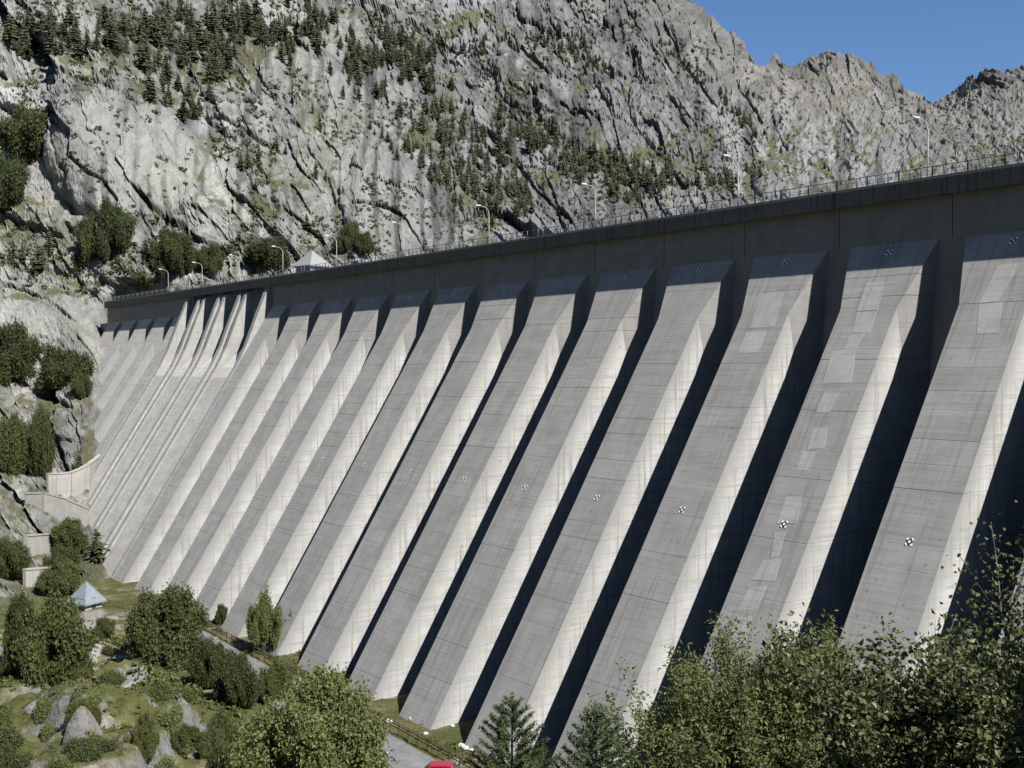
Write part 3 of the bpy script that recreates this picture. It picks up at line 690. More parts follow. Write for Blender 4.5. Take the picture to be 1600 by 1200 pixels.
def crown_points(lobes, n, rnd, shell=.55):
    """points through a set of ellipsoid lobes (cx,cy,cz,rx,ry,rz), denser near the outside, broken by gaps"""
    C, N, T = [], [], []
    vol = np.array([l[3]*l[4]*l[5] for l in lobes])**.7; vol = vol/vol.sum()
    for l, f in zip(lobes, vol):
        k = int(n*f*1.6); d = rnd.normal(size=(k, 3)); d /= np.linalg.norm(d, axis=1, keepdims=True)
        rr = rnd.uniform(shell**2, 1.25, k)**.5
        g = fbm(d[:, 0]*2.7+l[0]+9, d[:, 1]*2.7+d[:, 2]*3.1+l[1], 3, 7); rr = rr*(.35+1.3*g)
        keep = rnd.uniform(size=k) < sst(.3, .55, fbm(d[:, 0]*4+3*l[2]+40, d[:, 2]*4+d[:, 1]*4+20, 2, 3))*.9+.1
        p = d*rr[:, None]*np.array(l[3:6])+np.array(l[:3]); C.append(p[keep]); N.append((d*.8+rnd.normal(size=(k, 3))*.55+np.array([0, 0, .25]))[keep])
        T.append(np.clip(rnd.normal(.5, .22, k)+(g-.5)*.8, 0, 1)[keep])
    return np.concatenate(C), np.concatenate(N), np.concatenate(T)
def trunk_mesh(name, h, r, lean, nb, rnd, m, spread=.35):
    b = MB(); top = np.array([lean[0], lean[1], h]); mid = top*.5+np.array([rnd.uniform(-.1, .1)*h*.3, rnd.uniform(-.1, .1)*h*.3, 0])
    b.tube([(0, 0, -.6), (0, 0, 0), mid, top], r, r*.25, 7)
    for k in range(nb):
        f = .25+.65*k/nb; p = (mid*(f*2) if f < .5 else mid+(top-mid)*(f*2-1)); q = rnd.uniform(0, 6.28); L = h*spread*(1.1-f*.6)
        e = p+np.array([math.cos(q)*L, math.sin(q)*L, L*.75]); b.tube([p, (p+e)/2+np.array([0, 0, -.06*L]), e], r*.4*(1.1-f), r*.06, 5)
    return b.mesh(name, m)
def make_broadleaf(seed, h, wd, n, leaf, m, crown_lo=.12, bark='bark', lobes=7):
    """returns (trunk mesh, crown mesh) of a bushy tree h tall and wd wide"""
    rnd = np.random.default_rng(seed); L = []
    for k in range(lobes*3):
        v = rnd.normal(size=3); v /= np.linalg.norm(v); v *= rnd.uniform(.45, 1.0); f = .5+.5*v[2]
        z = h*(crown_lo+(1-crown_lo)*(.12+.74*f)); q = 1-.35*max(0, v[2])
        rr = rnd.uniform(.15, .27)
        L.append((v[0]*wd*.36*q, v[1]*wd*.36*q, z, wd*rr, wd*rr, h*rr*rnd.uniform(.55, .95)))
    L.append((0, 0, h*.5, wd*.26, wd*.26, h*.3))
    C, N, T = crown_points(L, n, rnd)
    return trunk_mesh('trunk', h*.8, max(.08, h*.018), (rnd.uniform(-.05, .05)*h, rnd.uniform(-.05, .05)*h), 8, rnd, M[bark]), leaf_cloud('crown', C, N, leaf, M[m], T, rnd=rnd)
def place_tree(tm, loc, name, label, group=None, sc=1.0, rz=None, cat='tree'):
    e = empty(name, loc, random.uniform(0, 6.28) if rz is None else rz); e.scale = (sc, sc, sc) if not isinstance(sc, tuple) else sc
    link('trunk', tm[0], e); props(link('crown', tm[1], e), kind='stuff'); props(e, label, cat, group); return e
def conifer_mesh(seed, m, tiers=11, pts=9, slim=.22, rag=.35):
    """far conifer one metre tall: ragged drooping tiers round a stem"""
    rnd = np.random.default_rng(seed); V, F, T = [], [], []
    for k in range(tiers):
        f = k/(tiers-1); z = .06+.9*f; r = slim*(1-f)**.6*min(1, .55+2.2*f)*rnd.uniform(.7, 1.2)+.012; n = max(5, int(pts*(1-.4*f)))
        q0 = rnd.uniform(0, 6.28); top = len(V); V.append((rnd.normal(0, .006), rnd.normal(0, .006), z+.11*(1-.5*f))); T.append(.75)
        for j in range(2*n):
            q = q0+math.pi*j/n; rr = r*(rnd.uniform(1-rag, 1.1+rag) if j % 2 == 0 else rnd.uniform(.3, .6)); V.append((rr*math.cos(q), rr*math.sin(q), z-.05*(1-.5*f)*(1 if j % 2 == 0 else .2)+rnd.normal(0, .012))); T.append(np.clip(rnd.normal(.45, .25), 0, 1))
        for j in range(2*n): F.append((top, top+1+j, top+1+(j+1) % (2*n)))
    for q in range(4):
        a = q*math.pi/2; i = len(V); V += [(.014*math.cos(a), .014*math.sin(a), -.05), (.014*math.cos(a+1.57), .014*math.sin(a+1.57), -.05), (0, 0, .8)]; T += [.1]*3; F.append((i, i+1, i+2))
    me = mesh_np('conifer', V, F, m); tone_attr(me, T); return me
CON = [conifer_mesh(100+k, M['needlefar'], 11+k % 3, 8, .2+.04*(k % 4)) for k in range(6)]
def bush_mesh(seed, n, m, flatz=.8):
    rnd = np.random.default_rng(seed)
    L = [(rnd.uniform(-.3, .3), rnd.uniform(-.3, .3), rnd.uniform(.25, .6)*flatz, rnd.uniform(.2, .34), rnd.uniform(.2, .34), rnd.uniform(.2, .36)*flatz) for _ in range(7)]
    C, N, T = crown_points(L, n, rnd); C[:, 2] = np.maximum(C[:, 2], -.05)
    return leaf_cloud('bush', C, N, .05, M[m], T, rnd=rnd)
BUSH = [bush_mesh(200+k, 3200, ('leafdark', 'leaf', 'leafdark', 'leafolive')[k]) for k in range(4)]
# conifers and bushes on the mountain: boxes in which the photograph shows them, count, height in its pixels
HILL = [
 ((0,125,35,100),24,46,'dark conifer of the grove at the upper left corner of the mountainside'),
 ((150,205,45,95),13,42,'dark conifer of the clump above the pale rounded rock slab'),
 ((205,262,95,165),9,44,'tall dark conifer on the shoulder above the pale slab'),
 ((215,350,30,120),34,42,'dark conifer of the large wood on the ledge above the slab'),
 ((290,350,110,140),10,36,'dark conifer lining the lower rim of the ledge wood'),
 ((255,330,140,190),12,34,'dark conifer on the brow right of the pale slab'),
 ((360,405,30,75),12,40,'dark conifer in the dense clump at the top of the hillside'),
 ((410,500,45,90),14,34,'dark conifer scattered on the boulders beside the dense clump'),
 ((530,600,95,160),12,34,'dark conifer at the head of the wooded gully'),
 ((585,690,70,160),24,32,'dark conifer filling the upper wooded gully'),
 ((640,720,190,270),18,30,'dark conifer in the diagonal band down the gully'),
 ((700,790,245,320),16,28,'dark conifer in the lower diagonal band near the crest'),
 ((775,880,190,245),14,28,'dark conifer on the wooded shelf of the grey mountainside'),
 ((865,965,225,300),16,28,'dark conifer of the wood behind the third lamp'),
 ((940,1060,250,300),16,26,'dark conifer on the grassy terrace behind the crest'),
 ((1085,1150,255,300),8,22,'dark conifer near the second lamp'),
 ((430,520,170,330),6,26,'lone conifer in the cracks of the middle cliffs'),
 ((370,420,240,300),3,28,'lone conifer on the lower slab edge'),
 ((20,80,395,445),5,44,'dark conifer on the grassy rocks at the left edge'),
 ((735,780,45,75),3,18,'small conifer on the green alp'),
]
rnd = random.Random(3)
ncon = 0
for (x0, x1, y0, y1), n, hp_, lab in HILL:
    for k in range(n):
        for _t in range(8):
            x = rnd.uniform(x0, x1); y = rnd.uniform(y0, y1)
            if vnoise(np.array([x/24.]), np.array([y/20.]), 6)[0] > .42: break
        P = rock_at(x, y)
        if P is None: continue
        Z = P@FW; h = hp_*rnd.uniform(.7, 1.3)*Z/FPX
        o = link('conifer', CON[rnd.randrange(6)]); o.location = tuple(P-np.array([0, 0, .04*h])); sw = rnd.uniform(.85, 1.35); o.scale = (h*sw, h*sw, h); o.rotation_euler = (rnd.uniform(-.07, .07), rnd.uniform(-.07, .07), rnd.uniform(0, 6.28))
        props(o, lab, 'conifer', lab.replace('dark conifer', 'conifers')[:60]); ncon += 1
# the wooded gully, shelf and high ledges beyond the trees built singly: one mass of forest
V, F, T = [], [], []; nv = 0
r_ = np.random.default_rng(5)
BANDS = [([(470,10),(530,70),(560,130),(600,190),(640,240),(700,285),(745,320)], 26, 165, 24), ([(600,60),(640,110),(680,150),(700,190)], 30, 110, 26), ([(690,180),(740,230),(790,280),(830,325)], 20, 110, 22), ([(775,195),(850,225),(920,265),(990,285),(1050,285)], 20, 150, 22), ([(850,60),(900,80),(950,120)], 22, 70, 15), ([(1030,70),(1080,110),(1130,160),(1170,200)], 13, 90, 13), ([(930,300),(1000,310),(1100,290),(1180,270)], 13, 80, 18), ([(0,60),(60,70),(120,80)], 30, 30, 38), ([(220,60),(300,80),(350,100)], 30, 30, 36), ([(680,90),(740,75),(850,70)], 14, 45, 16), ([(1180,200),(1260,250),(1330,260)], 16, 40, 12), ([(700,330),(760,320),(800,345)], 18, 40, 22), ([(360,50),(400,60),(470,100)], 22, 22, 32)]
for pts, wd, n, hpx in BANDS:
    pts = np.array(pts, float)
    for k in range(n):
        q = r_.uniform(0, len(pts)-1.001); i = int(q); c = pts[i]*(1-q+i)+pts[i+1]*(q-i)+r_.normal(size=2)*wd*.55
        if 70 < c[0] < 330 and c[1] > 130 or vnoise(np.array([c[0]/26.]), np.array([c[1]/22.]), 6)[0] < .27: continue
        if c[1] < np.interp(c[0], SKY[:, 0], SKY[:, 1])+16: continue
        P = rock_at(c[0], c[1])
        if P is None: continue
        Z = P@FW; h = hpx*r_.uniform(.5, 1.25)*Z/FPX; cm = CON[r_.integers(6)]; co = np.empty(len(cm.vertices)*3, np.float32); cm.vertices.foreach_get('co', co); co = co.reshape(-1, 3)
        a_ = r_.uniform(0, 6.28); sw = r_.uniform(.9, 1.5)*h; x = co[:, 0]*math.cos(a_)-co[:, 1]*math.sin(a_); y = co[:, 0]*math.sin(a_)+co[:, 1]*math.cos(a_)
        V.append(np.stack([x*sw+P[0], y*sw+P[1], co[:, 2]*h+P[2]-.04*h], 1)); f = np.empty(len(cm.polygons)*3, np.int32); cm.polygons.foreach_get('vertices', f); F.append(f.reshape(-1, 3)+nv); nv += len(co)
        T.append(np.clip(r_.normal(.45, .25, len(co)), 0, 1))
me = mesh_np('mountain_forest', np.concatenate(V), np.concatenate(F), M['needlefar']); tone_attr(me, np.concatenate(T)); props(link('mountain_forest', me), 'dark conifer forest filling the gullies and shelves of the mountainside', kind='stuff')
# countless low scrub on ledges, one mass
C, N, T = [], [], []
r_ = np.random.default_rng(77)
for k in range(9000):
    x = r_.uniform(-60, 1620) if k % 4 else r_.uniform(-60, 700); y = r_.uniform(-10, 460)
    if (x > 300 and y > crest_y(x)-6) or y < np.interp(x, SKY[:, 0], SKY[:, 1])+20: continue
    if vnoise(np.array([x/45.]), np.array([y/45.]), 4)[0] < .45 or (70 < x < 330 and 130 < y < 330 and r_.uniform() < .8): continue
    P = rock_at(x, y)
    if P is None: continue
    Z = P@FW; s_ = r_.uniform(2.5, 8.5 if x < 480 else (6.5 if x < 1150 else 4.5))*Z/FPX; q = 14
    d = r_.normal(size=(q, 3)); C.append(P+d*s_*.38*np.array([1, 1, .6])+np.array([0, 0, s_*.25])); N.append(d); T.append(np.stack([np.full(q, s_*.5), r_.uniform(.1, .9, q)], 1))
C = np.concatenate(C); N = np.concatenate(N); T = np.concatenate(T)
props(link('mountain_scrub', leaf_cloud('mountain_scrub', C, N, T[:, 0], M['leafdark'], T[:, 1], 1.3)), 'low dark scrub dotted over the rock ledges', kind='stuff')

# foreground trees
def grow(seed, start, dirv, L, r, depth, spread, up, out, tips, rnd, nseg=4, kids=(3, 5), shrink=(.55, .78)):
    p = np.array(start, float); d = np.array(dirv, float); d /= np.linalg.norm(d); pts = [p.copy()]
    for k in range(nseg):
        d = d+rnd.normal(size=3)*.12+np.array([0, 0, up]); d /= np.linalg.norm(d); p = p+d*L/nseg; pts.append(p.copy())
    out.append((pts, r, r*.5))
    if depth == 0: tips.append(pts); return
    for k in range(rnd.integers(*kids)):
        i = rnd.integers(1, len(pts)); q = rnd.normal(size=3); q -= (q@d)*d; q /= np.linalg.norm(q)
        grow(seed, pts[i], d+q*spread, L*rnd.uniform(*shrink), r*.5, depth-1, spread, up, out, tips, rnd, nseg, kids, shrink)
    grow(seed, pts[-1], d, L*.7, r*.5, depth-1, spread, up, out, tips, rnd, nseg, kids, shrink)
def grown_tree(seed, stems, L, r, depth, spread, up, leaf, per, m, bark, droop=.5, jitter=.1, asp=1.7):
    rnd = np.random.default_rng(seed); out, tips = [], []
    for st_ in stems: grow(seed, st_[0], st_[1], L*rnd.uniform(.85, 1.1)*(st_[2] if len(st_) > 2 else 1), r, depth-(1 if len(st_) > 2 else 0), spread*(.5 if len(st_) > 2 else 1), up, out, tips, rnd)
    b = MB()
    for pts, r0, r1 in out:
        if r0 > .0025: b.tube(pts, r0, r1, 5 if r0 > .02 else 3, cap=False)
    C, N, T = [], [], []
    for pts in tips:
        pts = np.array(pts); k = per; s = rnd.uniform(0, len(pts)-1.001, k); i = s.astype(int); f = (s-i)[:, None]
        c = pts[i]*(1-f)+pts[i+1]*f+rnd.normal(size=(k, 3))*jitter+np.array([0, 0, -.3*jitter]); C.append(c)
        N.append(rnd.normal(size=(k, 3))+np.array([0, 0, droop])); T.append(np.clip(rnd.normal(.5, .25, k), 0, 1))
    C = np.concatenate(C); return b.mesh('trunk', M[bark]), leaf_cloud('crown', C, np.concatenate(N), leaf, M[m], np.concatenate(T), asp, rnd=rnd)
def make_grown(seed, h, wd, nst, leaf, per, m, lean=.5, spread=.62, jit=.3, depth=3, asp=1.6):
    r_ = np.random.default_rng(seed); st = []
    for k in range(nst):
        q = k*2.4+r_.uniform(-.5, .5); a = r_.uniform(.1, lean); st.append(((math.cos(q)*.2, math.sin(q)*.2, 0), (math.cos(q)*a, math.sin(q)*a, 1)))
    for k in range(nst+2):
        q = k*6.28/(nst+2)+r_.uniform(-.3, .3); st.append(((math.cos(q)*.2, math.sin(q)*.2, .1), (math.cos(q), math.sin(q), r_.uniform(.3, .7))))
    tm, cm = grown_tree(seed, st, h*.33, h*.013, depth, spread, .05, leaf, per, m, 'bark', .5, jit, asp)
    co = np.empty(len(cm.vertices)*3, np.float32); cm.vertices.foreach_get('co', co); co = co.reshape(-1, 3)
    sz = h/np.percentile(co[:, 2], 99.3); rr = np.percentile(np.hypot(co[:, 0], co[:, 1]), 96); sx = wd*.5/rr
    for me in (tm, cm): me.transform(Matrix.Diagonal((sx, sx, sz, 1)))
    return tm, cm
BR = [make_grown(31, 10, 10.5, 5, .25, 62, 'leafmid', jit=.42), make_grown(32, 9, 9, 4, .25, 62, 'leaf', jit=.42), make_grown(33, 9, 6, 3, .2, 40, 'leafolive', .25), make_grown(34, 10, 14, 9, .21, 76, 'leafolive', .9, jit=.45), make_grown(36, 10, 10.5, 5, .25, 60, 'leaf', .8, jit=.42), make_grown(38, 9, 9, 4, .25, 60, 'leafmid', .7, jit=.42)]
BIG = [((140,405),64,36,0,'dark pointed tree at the left foot of the pale slab'),((180,402),80,50,0,'broad dark tree right of the pointed tree under the slab'),((266,430),66,60,0,'large dark bushy tree at the left end of the crest'),((285,432),50,40,0,'dark tree behind the lamp left of the spillway'),((228,405),34,20,1,'small conifer left of the large bushy tree'),
       ((42,258),88,80,0,'round dark tree in the shaded corner left of the slab'),((10,330),80,60,0,'dark bushes below the round dark tree at the left edge'),((548,385),36,28,0,'green bush on the cliff foot right of the house'),((568,396),30,40,0,'low green bush behind the crest right of the house'),((535,396),26,26,0,'small green bush beside the house'),
       ((16,592),80,76,0,'dark round bush at the left edge beside the dam end'),((68,612),62,34,1,'pointed dark tree in the thicket left of the dam'),((100,620),70,76,0,'large green bush in the thicket against the dam'),((128,625),40,30,0,'low bush touching the dam edge in the thicket'),
       ((8,738),84,52,0,'dark conifer at the left edge of the lower stand'),((36,740),74,40,0,'middle conifer of the lower stand left of the dam'),((62,744),100,42,0,'tallest dark conifer of the lower stand left of the dam'),((122,740),44,24,1,'small conifer above the curved training wall'),
       ((110,862),50,56,0,'green bush beside the foot of the dam'),((150,880),60,36,1,'dark tree leaning on the dam foot'),((95,905),50,50,0,'bush above the pyramid roofed hut'),((12,905),60,60,0,'dark bush at the left edge by the small walls'),((215,448),24,44,0,'brownish low bush at the left end of the crest'),
       ((330,425),40,40,0,'bush at the crest beside the rock outcrop'),((420,420),46,60,0,'green bush behind the lamp left of the house'),((480,360),30,16,1,'lone pointed tree above the house')]
for (x, y), hh, ww, kind, lab in BIG:
    P = rock_at(x, y)
    if P is None: continue
    Z = P@FW; s_ = Z/FPX
    if kind == 1:
        o = link('conifer', CON[rnd.randrange(6)]); o.scale = (ww*s_/.42, ww*s_/.42, hh*s_)
    else:
        v = rnd.choice((0, 5)); o = place_tree(BR[v], tuple(P-np.array([0, 0, .3])), 'bush', lab, None, (ww*s_/((10.5, 9)[v == 5]), ww*s_/((10.5, 9)[v == 5]), hh*s_/((10, 9)[v == 5])), cat='bush'); continue
    o.location = tuple(P-np.array([0, 0, .3])); o.rotation_euler = (0, 0, rnd.uniform(0, 6.28)); props(o, lab, 'conifer' if kind else 'bush')
def ground_point(x, y):
    z = ZG
    for _ in range(12):
        P = on_z(x, y, z); z = .5*z+.5*gh(P[0], P[1])
    return on_z(x, y, z)
FG = [(0,(262,1034),108,112,'large dark bushy tree between the hut and the road','dense_tree'),(1,(85,1062),118,112,'big green tree at the lower left beside the pole','dense_tree'),
      (2,(413,1018),90,58,'slender grey green tree against the dam toe','young_tree'),(0,(328,1075),72,60,'dark tree over the parked cars','dense_tree'),(0,(372,1105),80,66,'dark tree at the middle of the parked cars','dense_tree'),(1,(432,1098),62,46,'small green tree beside the road fence','dense_tree'),
      (0,(160,1000),34,34,'small round bush under the hut','bush'),(0,(30,1045),110,50,'dark tree behind the wooden pole','dense_tree'),(1,(128,1150),50,46,'yellow green bush on the rocky knoll','bush'),(0,(225,1190),70,40,'dark pointed bush below the rocky knoll','bush'),(0,(95,930),50,60,'bush left of the pyramid roofed hut','bush'),(1,(290,1170),36,44,'low bush on the knoll side','bush'),(1,(330,1180),40,46,'low bush at the bottom beside the big willow','bush'),
      (0,(345,975),30,18,'shrub in the recess between two buttresses','bush'),(0,(362,960),36,18,'upper shrub in the recess between two buttresses','bush'),(0,(508,1048),20,16,'tiny shrub at the buttress foot','bush'),(0,(655,1118),14,22,'low shrub at the foot of the middle buttress','bush'),(0,(668,1128),12,34,'dark low shrubs along the concrete foot','bush')]
for v, (x, y), hh, ww, lab, nm in FG:
    P = ground_point(x, y); Z = P@FW; s_ = Z/FPX; v = {0: (0, 4)[len(lab) % 2], 1: (1, 5)[len(lab) % 2]}.get(v, v); h0, w0 = ((10, 10.5), (9, 9), (9, 6), (10, 14), (10, 10.5), (9, 9))[v]
    place_tree(BR[v], tuple(P-np.array([0, 0, .2])), nm, lab, None, (ww*s_/w0, ww*s_/w0, hh*s_/h0), cat='bush' if nm == 'bush' else 'tree')
rs = random.Random(12)
SHRUB = [make_grown(41, 2.2, 2.6, 4, .16, 26, 'leafmid', .9, depth=2), make_grown(42, 2.0, 2.4, 4, .15, 26, 'leaf', .9, depth=2), make_grown(43, 2.6, 2.0, 4, .15, 22, 'leafolive', .6, depth=2)]
for k in range(46):
    x = rs.uniform(-10, 360); y = rs.uniform(1085, 1215) if k < 30 else rs.uniform(960, 1100)
    if x > 300 and y < 1120: continue
    P = ground_point(x, y)
    if P[1] > 59: continue
    P[2] = gh(P[0], P[1]); place_tree(SHRUB[k % 3], tuple(P-np.array([0, 0, .15])), 'shrub', ('low mid green shrub', 'low bright green shrub', 'low grey green shrub')[k % 3]+' among the rocks of the lower left knoll', 'shrubs on the rocky knoll', (rs.uniform(.6, 1.5), rs.uniform(.6, 1.5), rs.uniform(.5, 1.3)), cat='shrub')
# sparse sapling against the concrete
P = ground_point(459, 1016)
sp_ = make_grown(35, 5.5, 3.6, 2, .24, 7, 'leafdark', .3); place_tree(sp_, tuple(P), 'sapling', 'thin sparse dark sapling against the bright concrete')
# big spreading tree at the bottom
P = at_depth(488, 1195, 118.); P[2] = gh(P[0], P[1])
s_ = 118/FPX; place_tree(BR[3], tuple(P), 'dense_tree', 'wide spreading olive green tree at the bottom beside the road', None, (212*s_/14., 212*s_/14., (574-1042)/FPX*118-P[2] and ((574-1062)/FPX*118-P[2])/10.9))

# young pines near the viewpoint
def pine_mesh(seed, h, rbase, n_whorl):
    rnd = np.random.default_rng(seed); b = MB(); C, N, T = [], [], []
    b.tube([(0, 0, -.5), (0, 0, h*.5), (0, 0, h*.97)], .11, .02, 7)
    for k in range(n_whorl):
        f = (k+.3)/n_whorl; z = h*(.08+.9*f); nb = 6
        for j in range(nb):
            q = j*6.28/nb+k*1.1+rnd.uniform(-.25, .25); L = rbase*(1-f)**.75*rnd.uniform(.75, 1.1)+.12
            p0 = np.array([0, 0, z]); p1 = p0+np.array([math.cos(q)*L*.6, math.sin(q)*L*.6, L*.12]); p2 = p0+np.array([math.cos(q)*L, math.sin(q)*L, L*.55]); b.tube([p0, p1, p2], .03*(1.1-f), .008, 5)
            for s in np.linspace(.25, 1.0, max(4, int(L/.085))):
                pt = p0*(1-s)**2+p1*2*s*(1-s)+p2*s*s; m = 20
                d = rnd.normal(size=(m, 3))*np.array([1, 1, .8])+np.array([0, 0, .7]); d /= np.linalg.norm(d, axis=1, keepdims=True)
                C.append(pt+d*.05); N.append(d); T.append(np.clip(rnd.normal(.3+.4*s, .18, m), 0, 1))
    for s in np.linspace(.85, 1.0, 8):
        d = rnd.normal(size=(14, 3))+np.array([0, 0, .8]); d /= np.linalg.norm(d, axis=1, keepdims=True); C.append(np.array([0, 0, h*s])+d*.05); N.append(d); T.append(np.full(14, .7))
    C = np.concatenate(C); D = np.concatenate(N); T = np.concatenate(T); n = len(C); r_ = np.random.default_rng(seed+1)
    side = np.cross(D, r_.normal(size=(n, 3))); side /= np.linalg.norm(side, axis=1, keepdims=True); ln = r_.uniform(.1, .17, (n, 1))
    V = np.stack([C-side*.02, C+side*.02, C+D*ln], 1).reshape(-1, 3); F = np.arange(3*n).reshape(-1, 3)
    me = mesh_np('crown', V, F, M['pine']); tone_attr(me, np.repeat(T, 3)); return b.mesh('trunk', M['bark']), me
for (x, y), Z, rb, lab, sd in (((800, 1086), 44., 2.0, 'young pine with upright shoots at the bottom centre', 51), ((932, 1102), 36., 1.8, 'young pine right of the other, beside the willow', 52)):
    P = at_depth(x, y, Z); g = gh(P[0], P[1]); h = P[2]-g
    place_tree(pine_mesh(sd, h, rb*h/5.5+.2, 17), (P[0], P[1], g), 'young_pine', lab)

# willow and birch: grown branch by branch
def seat(x, y, Z):
    P = at_depth(x, y, Z); P[2] = gh(P[0], P[1]); return P
wst = []
r_ = np.random.default_rng(8)
for k in range(21):
    q = r_.uniform(0, 6.28); a = r_.uniform(.15, .8); wst.append(((math.cos(q)*.5, math.sin(q)*.5, 0), (math.cos(q)*a*.8, math.sin(q)*a*.8, 1)))
WZ = 40.; P = seat(1185, 1200, WZ)
ht = (574-1025)/FPX*WZ-P[2]
wil = grown_tree(61, wst, ht*.42, .05, 3, .5, .13, .075, 60, 'leafolive', 'bark', .6, .17, 2.4)
place_tree(wil, tuple(P), 'willow_bush', 'broad olive green willow at the bottom right of centre', None, 1.0, 0.4, 'bush')

# birch close to the viewpoint at the right
bst = [((-.35, -.42, .3), (.03, .04, 1), 1.55), ((-.7, -.9, .2), (-.02, -.03, 1), .95), ((0, 0, 0), (.05, .0, 1)), ((.25, .1, 0), (.3, .25, 1)), ((-.2, .2, 0), (-.3, .2, 1)), ((.1, -.2, 0), (.12, -.35, 1)), ((.5, .5, 0), (.55, .5, 1)), ((.6, .9, 0), (.5, .9, 1)), ((-.3, -.2, 0), (-.35, -.35, 1))]
P = seat(1600, 1200, 14.5)
bir = grown_tree(62, bst, 2.1, .045, 3, .5, .08, .062, 78, 'birchleaf', 'birchbark', .2, .14, 1.35)
place_tree(bir, tuple(P), 'birch_tree', 'near birch with glossy separate leaves at the right edge', None, 1.0, -1.45)
P = seat(1740, 1200, 13.0); place_tree(bir, tuple(P), 'birch_tree', 'taller birch behind the near one, cut off by the right edge', None, 1.12, 2.2)

# ------------------------------------------------------------------ huts, walls, pole, cars
P = ground_point(135, 942); P = P/(P@FW)*212
pyramid_house('pyramid_roofed_hut', 'small hut with blue grey pyramid roof at the left foot of the dam', P+np.array([0, 0, -.6]), math.radians(25), 2.0, .8, 3.9, M['pale'], M['zinc'], .6)
def wall_run(name, label, pts, h, t, m=None, coping=True, cat='wall'):
    """pts: (px, py, height in photograph pixels) of the wall top; the foot stands in the slope"""
    Zs = [max(0, rock_at(px, py+hp)@FW-.8) for px, py, hp in pts]; Q = [at_depth(px, py, z) for (px, py, hp), z in zip(pts, Zs)]; e = empty(name, tuple(Q[0])); props(e, label, cat); o = Q[0]
    b = MB(); c = MB()
    for p, q in zip(Q[:-1], Q[1:]):
        d = q-p; d[2] = 0; d /= np.linalg.norm(d); nn = np.array([-d[1], d[0], 0])*t/2; dn = np.array([0, 0, h])
        b.add([p-o+nn-dn, q-o+nn-dn, q-o-nn-dn, p-o-nn-dn, p-o+nn, q-o+nn, q-o-nn, p-o-nn], [(0, 3, 2, 1), (4, 5, 6, 7), (0, 1, 5, 4), (1, 2, 6, 5), (2, 3, 7, 6), (3, 0, 4, 7)])
        n2 = nn*1.35; u0 = np.array([0, 0, .012]); u1 = np.array([0, 0, .32])
        c.add([p-o+n2+u0, q-o+n2+u0, q-o-n2+u0, p-o-n2+u0, p-o+n2+u1, q-o+n2+u1, q-o-n2+u1, p-o-n2+u1], [(0, 3, 2, 1), (4, 5, 6, 7), (0, 1, 5, 4), (1, 2, 6, 5), (2, 3, 7, 6), (3, 0, 4, 7)])
    b.obj('wall_body', m or M['pale'], e)
    if coping: c.obj('coping', m or M['pale'], e)
    return e
wall_run('training_wall', 'pale curved concrete wall running from the dam side to the left', [(74, 741, 26), (92, 741, 27), (110, 739, 29), (125, 733, 30), (138, 726, 32), (150, 717, 34), (160, 708, 36)], 8, .8)
wall_run('retaining_wall', 'grey stained concrete wall under the curved wall', [(40, 772, 20), (66, 771, 24), (104, 781, 26), (138, 795, 20)], 7, .8, M['head'])
wall_run('retaining_wall', 'short pale wall block above the hut, upper of two', [(40, 838, 26), (82, 835, 26)], 6, .9)
wall_run('retaining_wall', 'short pale wall block above the hut, lower of two', [(38, 891, 24), (76, 888, 24)], 6, .9)
# footbridge railing beside the hut
P0 = at_depth(164, 944, 214); P1 = at_depth(200, 956, 210); e = empty('footpath_railing', tuple(P0)); props(e, 'thin dark handrail beside the pyramid roofed hut', 'railing')
for k in range(6):
    p = (P1-P0)*k/5; b = MB(); b.tube([p+np.array([0, 0, -.5]), p+np.array([0, 0, 1.1])], .05, n=5); b.obj('post', M['darksteel'], e)
for z in (.55, 1.1):
    b = MB(); b.tube([np.array([0, 0, z]), P1-P0+np.array([0, 0, z])], .045, n=5); b.obj('rail', M['darksteel'], e)
# stone steps below the hut
SB = MB(); SB.box((-1.3, -.35, -.4), (1.3, .35, .12)); SB = SB.mesh('stone_step', M['pale'])
st_ = empty('stone_steps', tuple(ground_point(170, 968))); props(st_, 'rough pale stone steps going down from the hut', 'steps'); o0 = np.array(st_.location)
for k in range(12):
    p = ground_point(172-3.2*k, 966+6.2*k); ob = link('stone_step', SB, st_); ob.location = tuple(p-o0+np.array([0, 0, .05])); ob.rotation_euler = (random.uniform(-.05, .05), random.uniform(-.05, .05), .5+random.uniform(-.2, .2)); ob.scale = (random.uniform(.8, 1.2), random.uniform(.8, 1.3), 1)
# wooden pole
P = ground_point(28, 1052); e = empty('utility_pole', tuple(P)); props(e, 'pale wooden pole with a crossarm at the lower left edge', 'pole'); Zp = P@FW; h = 82*Zp/FPX
b = MB(); b.tube([(0, 0, -1), (0, 0, h)], .17, .12, 8); b.obj('pole', M['palewood'], e)
b = MB(); b.tube([(-1.0, .3, h-.7), (1.0, -.3, h-.7)], .09, n=5); b.obj('crossarm', M['palewood'], e)
for sx in (-.9, 0, .9):
    b = MB(); b.tube([(sx, -.3*sx, h-.6), (sx, -.3*sx, h-.35)], .07, .05, 6); b.obj('insulator', M['lampwhite'], e)

